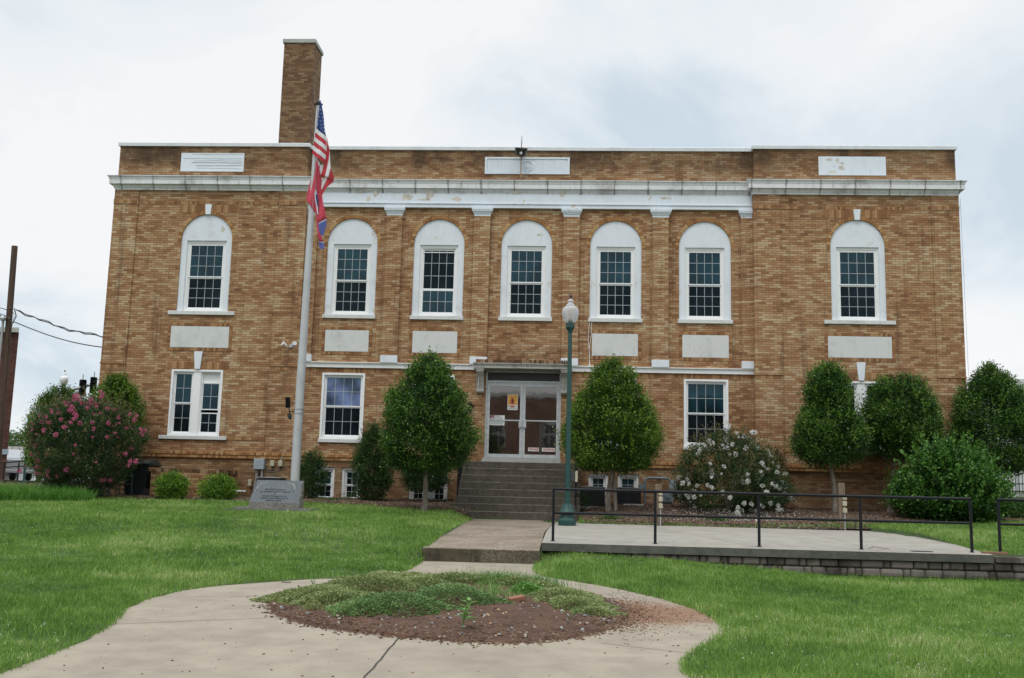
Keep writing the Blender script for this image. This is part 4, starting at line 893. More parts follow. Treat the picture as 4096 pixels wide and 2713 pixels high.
bp = np.array(BED); ix = rng.integers(0, len(BED), 1500); t_ = rng.random(1500)[:, None]; q0 = bp[ix]*(1-t_)+bp[(ix+1) % len(BED)]*t_; od = q0-np.array([-1.5, -16.9]); od /= np.linalg.norm(od, axis=1)[:, None]; pts = q0+od*(rng.exponential(.055, 1500)-.02)[:, None]; pts = pts[pts[:, 1] < -15.6]; py = pts[:, 1]
chips('edge_debris', pts, np.array([PZ(b) for b in py])+.001, M['chips'], .01, .04, .4, label='bark bits strewn on the concrete along the front rim of the bed', cat='bark chips')
pts = np.stack([rng.uniform(-4.6, 1.6, 420), rng.uniform(-21.5, -12.5, 420)], 1); pts = pts[inpoly(shrink(PLAZA, .1), pts[:, 0], pts[:, 1]) & ~inpoly(BED, pts[:, 0], pts[:, 1])]
chips('litter', pts, np.array([PZ(b) for b in pts[:, 1]])+.001, M['chips'], .006, .028, .3, label='tiny bits of bark and dirt scattered over the plaza concrete', cat='litter')
mb = MB(); mb.cbox(-.1, .1, -.045, .045, 0, .06, .008); o = mb.build('loose_brick', plain('worn_red_brick', (.26, .12, .07), .9), None); o.location = (-.62, -16.9, float(bedz(-.62, -16.9))+.0); o.rotation_euler = (.1, -.15, .5); tag(o, 'broken reddish brick lying on the soil of the round bed', 'brick')
# ------------------------------------------------------------------ grass
def frustum(x, y, z, mx_=.18, my=.15):
    P_ = np.stack([x, y+29.6, z], -1); f = P_@np.array(FW); a_ = P_@np.array(RT)/f; b_ = P_@np.array(UP)/f
    return (f > 1) & (np.abs(a_) < .4993*(1+mx_)) & (b_ > -.331*(1+my)) & (b_ < .4)
def blades(name, x, y, z, h, w_, lean, mat, tint, label, cat, parent=None, kind='stuff', bend=1.0):
    n = len(x); th = rng.uniform(0, math.tau, n); la = rng.uniform(0, math.tau, n); dx, dy = np.cos(la)*lean*h, np.sin(la)*lean*h; sx_, sy_ = np.cos(th)*w_/2, np.sin(th)*w_/2
    b0 = np.stack([x-sx_, y-sy_, z], 1); b1 = np.stack([x+sx_, y+sy_, z], 1)
    m0 = np.stack([x-sx_*.8+dx*.3, y-sy_*.8+dy*.3, z+h*.55], 1); m1 = np.stack([x+sx_*.8+dx*.3, y+sy_*.8+dy*.3, z+h*.55], 1)
    tp = np.stack([x+dx*bend, y+dy*bend, z+h*(1-.35*lean**1.5)], 1)
    V = np.stack([b0, b1, m1, m0, tp], 1).reshape(-1, 3); k = 5*np.arange(n)[:, None]
    Lp = np.concatenate([k+0, k+1, k+2, k+3, k+3, k+2, k+4], 1).ravel(); S = (7*np.arange(n)[:, None]+np.array([[0, 4]])).ravel()
    o = np_mesh(name, V, Lp, S, mat, parent, tint=np.repeat(tint, 2)); tag(o, label, cat, kind=kind); return o
def lawn_mask(x, y):
    jx = rng.uniform(-.01, 1, x.shape)**3*.09; m_ = np.where(rng.random(x.shape) < .5, inpoly(shrink(PLAZA, .02), x, y), inpoly(shrink(PLAZA, .055), x, y)) | inpoly(shrink(PATH, .07), x, y) | inpoly(shrink(SLAB, .06), x, y) | inpoly(shrink(MUL_L, .08), x, y) | inpoly(shrink(MUL_R, .12), x, y)
    m_ |= (x > SX0-.16) & (x < SX1+.02) & (y > -2.58); m_ |= (x > WL0-.05) & (x < WR1+.05) & (y > -.3); m_ |= (x > .9) & (y > -11.42) & (y < -11.08)
    m_ |= (x > -2.46) & (x < -.54) & (np.abs(y+11.8) < .2); m_ |= (x > -.7) & (x < -.3) & (y > -11.35) & (y < -5.1); m_ |= (x > -7.88) & (x < -5.9) & (y > -6.5) & (y < -5.2)
    return ~m_
bands = [(-24, -20, 4200, .0055), (-20, -16, 2900, .0065), (-16, -11, 2100, .008), (-11, -5, 1250, .010), (-5, 6, 800, .013)]
XS, YS, WS = [], [], []
for y0, y1, dens, wd in bands:
    ym = max(y0, -29); d = y1+29.6; xl_, xr_ = -.57*d-1.2, .47*d+1.2; xl_, xr_ = max(xl_, -22), min(xr_, 18); n = int(dens*(y1-y0)*(xr_-xl_)); x = rng.uniform(xl_, xr_, n); y = rng.uniform(y0, y1, n)
    k = lawn_mask(x, y) & frustum(x, y, terr(x, y), .12, .06); XS.append(x[k]); YS.append(y[k]); WS.append(np.full(k.sum(), wd))
x = np.concatenate(XS); y = np.concatenate(YS); wd = np.concatenate(WS); z = terr(x, y)-.01
patch = noise2(x, y, 1.6, 3); h = rng.uniform(.045, .11, len(x))*(1+.38*patch+.25*noise2(x, y, 6.0, 5)); h = np.where(rng.random(len(x)) < .04, h*1.7, h)
near = lambda P_, d: inpoly(shrink(P_, -d), x, y) 
lowm = (near(PLAZA, .12) | near(PATH, .10)) & (rng.random(len(x)) < .55); h = np.where(lowm, h*.6, h)
tint = np.clip(.42+.20*patch+.20*noise2(x, y, 7.0, 6)+.16*noise2(x, y, 17.0, 9)+rng.normal(0, .28, len(x)), 0, 1)
print('blades', len(x))
blades('grass', x, y, z, h, wd*rng.uniform(.7, 1.2, len(x)), rng.uniform(.15, .95, len(x)), M['grass'], tint, 'short green lawn grass around the plaza and the hall', 'grass')
# clover flowers
n = 9000; x = rng.uniform(-14, 10, n); y = rng.uniform(-22, -3, n); k = lawn_mask(x, y) & (noise2(x, y, .9, 8)+rng.normal(0, .35, n) > .12) & frustum(x, y, terr(x, y)); x, y = x[k], y[k]
chips('clover_flowers', np.stack([x, y], 1), terr(x, y)+rng.uniform(.045, .085, len(x)), plain('clover_white', (.42, .46, .34), .8), .007, .014, .9, label='tiny white clover flowers dotted through the lawn', cat='clover')
# tall unmown grass on the left
x = rng.uniform(-15.8, -11.7, 9000); y = rng.uniform(-5.9, -4.0, 9000); k = (((x+13.6)/2.0)**2+((y+4.9)/.95)**2 < 1) & frustum(x, y, terr(x, y)); x, y = x[k], y[k]
blades('tall_grass', x, y, terr(x, y)-.02, rng.uniform(.25, .52, len(x)), np.full(len(x), .012), rng.uniform(.2, 1.0, len(x)), M['tallgrass'], rng.random(len(x)), 'clump of tall unmown grass in front of the pink flowering shrub', 'grass')
n = 5200; x = rng.uniform(-16.5, -13.6, n); y = rng.uniform(-3.6, -1.6, n); k = (((x+15.0)/1.3)**2+((y+2.6)/.9)**2 < 1) & frustum(x, y, terr(x, y)); x, y = x[k], y[k]
blades('ornamental_grass', x, y, terr(x, y)-.02, rng.uniform(.35, .62, len(x)), np.full(len(x), .014), rng.uniform(.6, 1.2, len(x)), M['juniper'], rng.random(len(x))*.6, 'arching pale ornamental grass left of the pink shrub', 'grass')
# ground cover of the bed: low spreading juniper, grass tufts and weeds
def sprays(name, blobs, n, size, mat, label, seed, hk=1.0, cat='ground cover', kind=None, ztop=None, stems=False):
    r = np.random.default_rng(seed); P_ = []; D_ = []; Tn = []
    tot = sum(b[2]*b[3] for b in blobs)
    for (bx, by, rx, ry, hh) in blobs:
        k = int(n*rx*ry/tot); a = r.uniform(0, math.tau, k); q = np.sqrt(r.random(k)); ed = 1+.12*np.sin(a*5+bx*3)+.08*np.sin(a*9+by); x = bx+rx*q*np.cos(a)*ed; y = by+ry*q*np.sin(a)*ed
        top = .72*hh*np.clip(1-q**2.2, .05, 1)*(1+.25*noise2(x, y, 9, seed)); z = bedz(x, y)+top*r.uniform(.55, 1.0, k)
        P_.append(np.stack([x, y, z], 1)); out = np.stack([np.cos(a)*(.5+q), np.sin(a)*(.5+q), .45+r.normal(0, .25, k)], 1)+r.normal(0, .35, (k, 3)); D_.append(out/np.linalg.norm(out, axis=1)[:, None]); Tn.append(np.clip(.35+.4*noise2(x, y, 5, seed+1)+r.normal(0, .2, k), 0, 1))
    P_ = np.concatenate(P_); D_ = np.concatenate(D_); Tn = np.concatenate(Tn); n = len(P_)
    side = np.cross(D_, r.normal(0, 1, (n, 3))); side /= np.linalg.norm(side, axis=1)[:, None]; s = size*r.uniform(.6, 1.3, n)[:, None]
    V = np.stack([P_-D_*s*.5, P_+side*s*.22, P_+D_*s*.6, P_-side*s*.22], 1).reshape(-1, 3)
    o = np_mesh(name, V, np.arange(4*n), np.arange(n)*4, mat, tint=Tn); tag(o, label, cat, kind=kind); return o
sprays('juniper_mat', [(-3.05,-16.85,.66,.65,.17), (-2.55,-16.0,.8,.7,.22), (-2.7,-17.3,.55,.55,.17), (-3.35,-16.9,.45,.4,.09), (-1.9,-15.8,.5,.45,.15)], 25000, .035, M['juniper'], 'spreading pale green juniper covering the left side of the round bed', 5, cat='juniper')
sprays('juniper_mat', [(-1.95,-17.75,.66,.55,.22), (-1.35,-17.1,.6,.5,.19), (-2.3,-17.9,.42,.4,.15)], 13000, .035, leaf_mat('green_juniper_needles', (.06, .13, .035), (.20, .31, .11), (.32, .42, .18), rough=.7), 'darker green juniper bulging over the front of the round bed', 6, cat='juniper')
sprays('juniper_mat', [(-2.4,-15.0,.8,.45,.20), (-1.5,-14.95,.7,.4,.18), (-.6,-15.2,.6,.4,.16)], 11000, .035, M['juniper'], 'pale juniper strip along the back left rim of the round bed', 7, cat='juniper')
sprays('juniper_mat', [(-.05,-16.25,.50,.6,.15), (.15,-16.85,.42,.5,.12), (.32,-17.3,.32,.3,.07)], 9500, .035, M['juniper'], 'flat fan of pale juniper on the right side of the round bed', 9, cat='juniper')
sprays('leafy_weed', [(-.50,-16.05,.24,.22,.17)], 900, .06, M['weed'], 'rounded bright green leafy weed in the middle of the round bed', 12, cat='weed')
def tuft(cx, cy, n, h0, h1, sp, label, lean=(.2, .9), w_=.006, mat='weed', nm='grass_tuft', cat='grass tuft', zf=None):
    x = rng.normal(cx, sp, n); y = rng.normal(cy, sp*.8, n); z = (zf or bedz)(x, y)
    blades(nm, x, y, z-.01, rng.uniform(h0, h1, n), np.full(n, w_), rng.uniform(*lean, n), M[mat], rng.random(n), label, cat, kind='stuff')
tuft(-1.0, -14.85, 800, .10, .26, .26, 'dense tuft of green grass on the back rim of the round bed', mat='tallgrass')
tuft(-.45, -14.95, 500, .10, .24, .22, 'grass tuft right of the dense one on the back rim of the bed', mat='tallgrass')
tuft(-.95, -16.5, 160, .10, .22, .13, 'small pale grass tuft in the centre of the round bed')
tuft(-.62, -16.75, 60, .08, .16, .07, 'tiny grass tuft above the bare soil of the round bed')
tuft(-.1, -14.4, 26, .25, .5, .5, 'thin wiry grass stalks standing up behind the round bed', (.1, .5), .004, nm='grass_stalks')
tuft(-1.2, -14.4, 30, .25, .5, .45, 'wiry seed stalks over the back left of the round bed', (.1, .6), .004, nm='grass_stalks')
# broad leaved weed at the front of the bed
def broad_plant(cx, cy, h, label, n=12, sz=.11):
    e = empty('broad_leaf_weed', (cx, cy, float(bedz(cx, cy))), label, 'weed'); st = MB(); lf = MB(); r = random.Random(int(cx*100))
    for k in range(3):
        a = r.uniform(0, 6.28); top = (math.cos(a)*.07, math.sin(a)*.06, h*r.uniform(.6, 1)); st.tube([(0,0,0), (top[0]*.4, top[1]*.4, top[2]*.5), top], .004, 5)
        for j in range(n//3+1):
            t = .35+.65*j/(n//3); b = Vector((top[0]*t, top[1]*t, top[2]*t)); an = a+j*2.4; d = Vector((math.cos(an), math.sin(an), .25+.3*r.random())).normalized(); s = d.cross(Vector((0,0,1))).normalized(); q = sz*r.uniform(.7, 1.1)*(1.2-.4*t)
            dn = Vector((0,0,-q*.18)); lf.add([b, b+d*q*.45+s*q*.24, b+d*q+dn, b+d*q*.45-s*q*.24, b+d*q*.45+dn*.3], [(0,1,4), (1,2,4), (2,3,4), (3,0,4)])
    st.build('stem', M['weed'], e); o = lf.build('leaves', M['weed'], e, fixn=False)
    at = o.data.attributes.new('tint', 'FLOAT', 'FACE'); at.data.foreach_set('value', [r.random()*.6+.2 for _ in o.data.polygons])
broad_plant(-1.08, -18.85, .30, 'broad leaved bright green weed at the front of the round bed', 18, .15)
broad_plant(-3.25, -16.2, .20, 'small broad leaved weed at the left tip of the round bed', 8, .07)
broad_plant(.02, -17.9, .10, 'tiny green sprig on the bare soil at the right of the round bed', 6, .05)
# ------------------------------------------------------------------ railings on the patio
def pipe_rail(x_posts, y, label, xr=None):
    e = empty('pipe_railing', (x_posts[0], y, SLZ(y)), label, 'railing', 'black railings along the retaining wall')
    zb = SLZ(y)
    def part(nm, pts, r):
        q = MB(); q.tube(pts, r, 10); o = q.build(nm, M['black'], None, smooth=True); world_child(o, e)
    for x in x_posts:
        part('post', [(x, y, zb-.02), (x, y, zb+.905)], .026)
        q = MB(); q.lathe([(.045, zb-.005), (.045, zb+.006), (.03, zb+.012)], x, y, 12); world_child(q.build('foot_plate', M['black'], None), e)
    x0, x1 = x_posts[0]-.015, (xr or x_posts[-1]+.015)
    part('top_rail', [(x0, y, zb+.92), (x1, y, zb+.92)], .027)
    part('middle_rail', [(x0+.015, y, zb+.50), (x1-.015, y, zb+.50)], .024)
pipe_rail([-.285, 1.53, 3.355, 5.125, 7.02], -10.95, 'black two rail pipe railing along the front edge of the patio slab')
pipe_rail([7.50, 9.4, 11.3], -10.95, 'black pipe railing continuing above the block wall at the right edge of the view', xr=12.5)
# ------------------------------------------------------------------ street lamp
def lamp(x, y, z, s, label, near=True):
    e = empty('street_lamp', (x, y, z), label, 'street lamp', 'green street lamps with acorn globes'); e.scale = (s, s, s)
    sg = 32 if near else 12
    q = MB(); q.lathe([(.2,0),(.207,.02),(.207,.13),(.185,.15),(.155,.17),(.145,.20),(.165,.215),(.150,.235),(.145,.25),(.185,.27),(.192,.29),(.13,.40),(.105,.47),(.088,.51),(.092,.525),(.07,.53)], 0, 0, sg); b = q.build('base', M['green_iron'], e, smooth=True)
    if near:
        q = MB()
        for k in range(22):
            t = math.tau*k/22; q.tube([(.186*math.cos(t), .186*math.sin(t), .29), (.128*math.cos(t), .128*math.sin(t), .40), (.092*math.cos(t), .092*math.sin(t), .50)], .007, 4)
        q.build('fluting', M['green_iron'], b)
    q = MB(); q.lathe([(.066,.51),(.048,4.45),(.046,4.47)], 0, 0, sg); q.build('pole', M['green_iron'], e, smooth=True)
    q = MB(); q.lathe([(.047,4.46),(.052,4.49),(.06,4.53),(.078,4.56),(.1,4.59),(.105,4.61),(.1,4.63),(.105,4.66),(.1,4.70),(.09,4.72),(.05,4.73),(.05,4.80),(.0,4.81)], 0, 0, sg); q.build('collar', M['green_iron'], e, smooth=True)
    q = MB(); q.lathe([(.10,4.715),(.13,4.74),(.165,4.80),(.192,4.88),(.203,4.96),(.196,5.03),(.165,5.08),(.12,5.105),(.105,5.12),(.11,5.135),(.075,5.17),(.06,5.20),(.078,5.225),(.072,5.245),(.03,5.29),(0,5.295)], 0, 0, sg); q.build('globe', M['globe'] if near else M['globe_far'], e, smooth=True)
    q = MB(); q.lathe([(.018,5.29),(.012,5.31),(.03,5.34),(.033,5.37),(.015,5.40),(0,5.42)], 0, 0, 12); q.build('finial', M['dark_metal'], e, smooth=True)
    if near:
        q = MB(); q.cbox(.07, .17, -.02, .05, 1.02, 1.22, .006); q.build('outlet_bracket', M['dark_metal'], e)
        q = MB(); q.cbox(.17, .225, -.03, .05, 1.0, 1.25, .01); q.build('outlet_cover', M['beige'], e)
    return e
lamp(-.045, -6.05, SLZ(-6.05)-.01, .985, 'dark green street lamp with white acorn globe in front of the entrance steps')
lamp(-21.2, 12.0, 4.67-5.42*.88, .88, 'far acorn street lamp whose globe rises behind the left holly', False)
lamp(-26.86, 20.0, 3.72-5.42*.9, .9, 'distant acorn street lamp with a yellow banner left of the pink shrub', False)
q = MB(); q.cbox(-26.78, -26.2, 19.98, 20.02, 1.85, 2.40, .004); o = q.build('banner', plain('banner_yellow', (.60, .42, .04), .6), None); tag(o, 'yellow street banner hanging from the distant lamp', 'banner')
q = MB(); q.box(-26.75, -26.23, 19.965, 19.979, 2.12, 2.36); q.build('banner_panel', plain('banner_buff', (.42, .38, .28), .6), o)
# ------------------------------------------------------------------ flagpole and flags
e = empty('flagpole', (-6.88, -4.0, -.5), 'tall silver flagpole behind the granite memorial with a dark cap', 'flagpole')
q = MB(); q.tube([(-6.88,-4,-.5),(-6.87,-4,2.5),(-6.84,-4,6),(-6.80,-4,10.05)], [.115,.108,.085,.052], 20); world_child(q.build('pole', M['pole'], None, smooth=True), e)
q = MB(); q.lathe([(.055,10.03),(.11,10.05),(.115,10.07),(.05,10.09),(.055,10.12),(.04,10.16),(0,10.18)], -6.80, -4, 16); world_child(q.build('truck_cap', M['dark_metal'], None, smooth=True), e)
q = MB(); q.tube([(-6.80,-4.07,10.0),(-6.77,-4.11,6.5),(-6.78,-4.13,1.0)], .005, 4); world_child(q.build('halyard', M['galv'], None), e)
q = MB()
for z in (1.86, 1.97): q.lathe([(.12, z), (.12, z+.02), (.11, z+.02)], -6.87, -4, 16)
world_child(q.build('clamp_bands', M['galv'], None), e)
e = empty('solar_light', (-7.0, -4.0, 1.9), 'black solar spotlight strapped to the left side of the flagpole', 'light')
q = MB(); q.tube([(0,0,0),(-.12,0,.02),(-.13,0,.12)], .015, 6); q.tube([(-.1,0,.02),(-.12,0,-.08)], .015, 6); q.build('bracket', M['black'], e)
q = MB(); q.cbox(-.06,.06,-.015,.015,-.14,.14,.004); p = q.build('solar_panel', M['black'], e); p.location = (-.17,0,.24); p.rotation_euler = (R_(20), R_(-8), R_(25))
q = MB(); q.lathe([(.03,-.08),(.05,.0),(.055,.07),(.0,.07)], 0, 0, 10, axis='y'); p = q.build('lamp_head', M['black'], e, smooth=True); p.location = (-.10,0,-.12); p.rotation_euler = (R_(40), 0, R_(30))
def F2W(px, py, y0):
    x = -6.70+(px-300)*.00281+(py-100)*.0001585; z = 10.18-(py-100)*.003022
    return x, y0+.055*math.sin(px*.055+py*.012)-.0*px, z
def cloth(name, polys, mats, y0, parent=None, sub=14):
    """each poly = (left edge pts, right edge pts, material, dy): a strip of cloth between two edges, gently rippled and with real thickness"""
    vs = []; fs = []; mi = []
    for le, re, m_, dy in polys:
        def samp(E, t):
            d = [0]
            for a, b in zip(E[:-1], E[1:]): d.append(d[-1]+math.dist(a, b))
            q = t*d[-1]
            for i in range(len(E)-1):
                if q <= d[i+1] or i == len(E)-2: s = (q-d[i])/max(1e-6, d[i+1]-d[i]); return (E[i][0]+(E[i+1][0]-E[i][0])*s, E[i][1]+(E[i+1][1]-E[i][1])*s)
        b = len(vs); K_ = 7
        for i in range(sub+1):
            A_, B_ = samp(le, i/sub), samp(re, i/sub)
            for k in range(K_+1): u_ = k/K_; p = F2W(A_[0]+(B_[0]-A_[0])*u_, A_[1]+(B_[1]-A_[1])*u_, y0+dy); vs.append(p)
        for i in range(sub):
            for k in range(K_): a = b+i*(K_+1)+k; fs.append((a, a+1, a+K_+2, a+K_+1)); mi.append(m_)
    me = bpy.data.meshes.new(name); me.from_pydata(vs, [], fs); [me.materials.append(x) for x in mats]; me.polygons.foreach_set('material_index', mi); me.polygons.foreach_set('use_smooth', [True]*len(fs)); me.update()
    o = bpy.data.objects.new(name, me); C.objects.link(o)
    if parent: o.parent = parent
    sm = o.modifiers.new('thickness', 'SOLIDIFY'); sm.thickness = .004; return o
e = empty('national_flag', (-6.77, -4.12, 10.0), 'red white and blue stars and stripes flag hanging limp at the top of the pole', 'flag')
LY = [378, 415, 455, 492, 530, 570, 604]; LX = [262, 247, 243, 236, 228, 221, 216]; RY = [455, 498, 540, 580, 616, 655, 692]; RX2 = [350, 353, 351, 347, 342, 336, 329]
strips = [([(LX[i], LY[i]), (LX[i+1], LY[i+1])], [(RX2[i], RY[i]), (RX2[i+1], RY[i+1])], i % 2 == 1 and 1 or 0, 0) for i in range(6)]
world_child(cloth('canton', [([(297, 128), (280, 250), (262, 378)], [(300, 128), (326, 290), (350, 455)], 0, -.004)], [M['flag_blue']], -4.16), e)
world_child(cloth('front_stripes', strips, [M['flag_white'], M['flag_red']], -4.16), e)
world_child(cloth('folded_stripes', [([(350, 455), (353, 500), (329, 692), (288, 800)], [(352, 455), (372, 570), (366, 640), (325, 808)], 1, .05), ([(371, 572), (366, 640), (325, 808)], [(372, 570), (390, 730), (366, 818)], 0, .07), ([(390, 728), (380, 770), (367, 818)], [(391, 730), (409, 800), (408, 824)], 1, .09),
    ([(318, 806), (292, 850), (288, 912)], [(354, 816), (330, 860), (292, 914)], 0, .11), ([(354, 816), (330, 860), (290, 912), (296, 962)], [(408, 822), (404, 838), (350, 900), (300, 962)], 1, .12), ([(285, 700), (282, 740), (288, 800)], [(320, 695), (310, 750), (292, 800)], 0, .10), ([(262, 655), (270, 680), (275, 712)], [(285, 690), (283, 705), (280, 715)], 0, .09), ([(316, 690), (305, 750), (292, 800)], [(331, 692), (318, 760), (300, 802)], 1, .09)], [M['flag_white'], M['flag_red']], -4.16), e)
q = MB()
for px, py in ((296,208),(303,240),(283,273),(313,272),(290,308),(320,305),(268,345),(298,340),(328,340),(305,373),(335,377),(339,412)):
    x, y, z = F2W(px, py, -4.168); pts = []
    for k in range(10): r = (.0215 if k % 2 == 0 else .0095); t = math.pi/2+k*math.pi/5; pts.append((x+r*math.cos(t)*.9, z+r*math.sin(t)))
    q.prism(pts, y-.004, y+.001)
world_child(q.build('stars', M['flag_white'], None), e)
e = empty('state_flag', (-6.80, -4.10, 8.6), 'faded red state flag with a dark blue bar hanging limp below the national flag', 'flag')
world_child(cloth('field', [([(252, 655), (208, 760), (172, 880), (146, 1010), (195, 1062), (238, 1130)], [(266, 655), (262, 740), (248, 850), (240, 930), (240, 1020), (262, 1150)], 0, .0),
    ([(262, 655), (252, 800), (245, 900), (258, 1000), (262, 1130), (266, 1225)], [(280, 690), (290, 800), (296, 950), (318, 1060), (332, 1120), (335, 1172)], 0, .03),
    ([(240, 1135), (250, 1210), (258, 1290), (270, 1370)], [(266, 1140), (268, 1230), (275, 1290), (314, 1376)], 0, .01)], [M['tn_red']], -4.06), e)
world_child(cloth('emblem', [([(243, 925), (234, 960), (236, 1020), (250, 1100), (258, 1140)], [(246, 925), (242, 960), (246, 1020), (262, 1100), (262, 1145)], 0, .0), ([(242, 955), (244, 1020), (256, 1100)], [(256, 965), (262, 1030), (264, 1110)], 1, .001)], [M['flag_white'], M['flag_blue']], -4.075), e)
world_child(cloth('edge_bar', [([(266, 1224), (266, 1228)], [(335, 1172), (336, 1180)], 0, 0), ([(266, 1230), (268, 1285), (298, 1328)], [(336, 1180), (337, 1236), (300, 1330)], 1, 0), ([(268, 1368), (269, 1374)], [(316, 1376), (317, 1384)], 0, 0), ([(269, 1376), (274, 1436)], [(317, 1386), (322, 1442)], 1, 0)], [M['flag_white'], M['tn_blue']], -4.045), e)
# ------------------------------------------------------------------ granite memorial
e = empty('granite_memorial', (-6.85, -5.55, -.56), 'slanted grey granite veterans memorial with engraved words on a wide base in the lawn', 'memorial')
def rough_box(q, x0, x1, y0, y1, z0, z1, n=14, a=.012):
    for s_ in (0,):
        vs = []; 
        for i in range(n+1):
            x = x0+(x1-x0)*i/n
            for (yy, zz) in ((y0, z0), (y0, z1), (y1, z1), (y1, z0)): vs.append((x+(random.uniform(-a, a) if 0 < i < n else random.uniform(-a, a)*.5), yy+(random.uniform(-a, a)), zz+(random.uniform(-a, a)*.4 if zz == z1 else 0)))
        fs = [(i*4+k, i*4+(k+1) % 4, (i+1)*4+(k+1) % 4, (i+1)*4+k) for i in range(n) for k in range(4)]+[(0,1,2,3), (n*4+3, n*4+2, n*4+1, n*4)]
        q.add(vs, fs)
q = MB(); rough_box(q, -7.80, -5.97, -5.83, -5.27, -.66, -.47, 20, .012); world_child(q.build('base', M['granite_rough'], None), e)
x0, x1 = -7.47, -6.30; zb, zt = -.472, .17; yb, yt, yk = -5.73, -5.52, -5.34
q = MB(); q.add([(x0, yb+.012, zb+.12), (x1, yb+.012, zb+.12), (x1-.0, yt, zt), (x0+.10, yt, zt), (x0+.10, yk, zt), (x1, yk, zt)], [(0,1,2,3), (3,2,5,4)]); world_child(q.build('polished_face', M['granite'], None, fixn=False), e)
q = MB(); rough_box(q, x0, x1+.02, yb, -5.33, zb, zb+.125, 26, .012)
vs = []; n = 9
for i in range(n+1):
    t = i/n; z = zb+.12+(zt-zb-.12)*t; yf = yb+.014+(yt-yb-.012)*t
    vs += [(x1-.004, yf, z), (x1+.025+random.uniform(-.014, .014), yf+.03, z), (x1+.02+random.uniform(-.014, .014), yk-.02, z), (x1-.004, yk, z), (x0+.10*t+.004, yk, z), (x0+.10*t-.008+random.uniform(-.006,.006), (yf+yk)/2, z), (x0+.10*t+.003, yf, z)]
q.add(vs, [(i*7+k, i*7+k+1, (i+1)*7+k+1, (i+1)*7+k) for i in range(n) for k in range(6)]); world_child(q.build('rough_edges', M['granite_rough'], None, fixn=False), e)
sl_ = math.atan2(yt-yb-.012, zt-zb-.12); rot = (R_(90)-sl_, 0, 0)
def on_face(x, z, out=.003): t = (z-(zb+.12))/(zt-zb-.12); return (x, yb+.012+(yt-yb-.012)*t-out, z)
for s_, z, sz, sx in (('ERECTED IN HONOR OF', -.048, .050, .97), ('ALL HICKMAN COUNTY VETERANS', -.100, .050, .97), ('BY', -.148, .050, .97), ('RICHARD GRAHAM, POST  36', -.200, .050, .97), ('GARLAND CARUTHERS, POST 158', -.250, .050, .97), ('AMERICAN LEGION', -.302, .050, .97)):
    o = text_mesh('engraved_line', s_, sz, on_face(-6.895, z), rot, M['engrave'], None, ext=.001, sx=sx*.92, bold=.0006); world_child(o, e)
for s_ in (-1, 1):     # engraved flower sprays in the upper corners
    cx = -6.885; q = MB(); d = MB()
    def P2(dx, dz): return on_face(cx+s_*dx, dz, .003)
    for fx, fz, r in ((.38, .085, .028), (.445, .0, .030), (.415, .045, .024)):
        n = 10; c_ = P2(fx, fz); ring_ = [P2(fx+r*(1 if k % 2 else .5)*math.cos(math.tau*k/n), fz+r*(1 if k % 2 else .5)*math.sin(math.tau*k/n)) for k in range(n)]
        q.add([c_]+ring_, [(0, 1+k, 1+(k+1) % n) for k in range(n)])
        r2 = r*.28; ring_ = [P2(fx+r2*math.cos(math.tau*k/8), fz+r2*math.sin(math.tau*k/8)) for k in range(8)]; d.add([(a, b-.002, c2) for a, b, c2 in ring_], [tuple(range(8))])
    for a, b in (((.35, .09), (.28, .10)), ((.28, .10), (.255, .125)), ((.30, .095), (.30, .06)), ((.47, -.03), (.485, -.08)), ((.485, -.08), (.465, -.115)), ((.44, -.02), (.44, -.06)), ((.40, .08), (.45, .04)), ((.36, .10), (.31, .12))):
        q.tube([P2(*a), P2(*b)], .0045, 4)
    for a, b in (((.34, .11), (.30, .135)), ((.47, .03), (.475, .06)), ((.45, -.05), (.43, -.09)), ((.49, -.02), (.50, -.05))): d.tube([P2(*a), P2(*b)], .004, 4)
    world_child(q.build('engraved_flowers', M['engrave_light'], None), e); world_child(d.build('engraved_leaves', M['engrave'], None), e)
# ------------------------------------------------------------------ small things along the wall
# brick planter wall
mb = MB(); e = empty('brick_enclosure', (-10.3, -1.9, -.4), 'low old brick areaway wall with header capping on the left of the building front', 'wall')
q = MB(); q.box(-11.42, -9.55, -1.95, -1.85, -.6, .34); q.box(-9.65, -9.55, -1.85, -.3, -.6, .34); q.box(-11.42, -11.32, -1.85, -.3, -.6, .34); world_child(q.build('brickwork', M['brick_low'], None), e)
q = MB(); units(q, -11.44, -9.54, .34, .445, -1.90, .06, .072); n = 20
for i in range(n): y0 = -1.86+i*.075; q.box(-9.70, -9.52, y0, y0+.066, .342, .445)
world_child(q.build('header_capping', M['unit_dark'], None), e)
for x in (-11.36, -9.74):
    q = MB(); q.cbox(x-.11, x+.11, -1.99, -1.90, .36, .455, .006); o = q.build('cored_brick', M['unit_red'], None); world_child(o, e)
    q = MB()
    for k in range(3): q.lathe([(.022, -2.0), (.022, -1.985)], x-.065+k*.065, .408, 10, axis='y')
    world_child(q.build('core_holes', M['joint'], None), e)
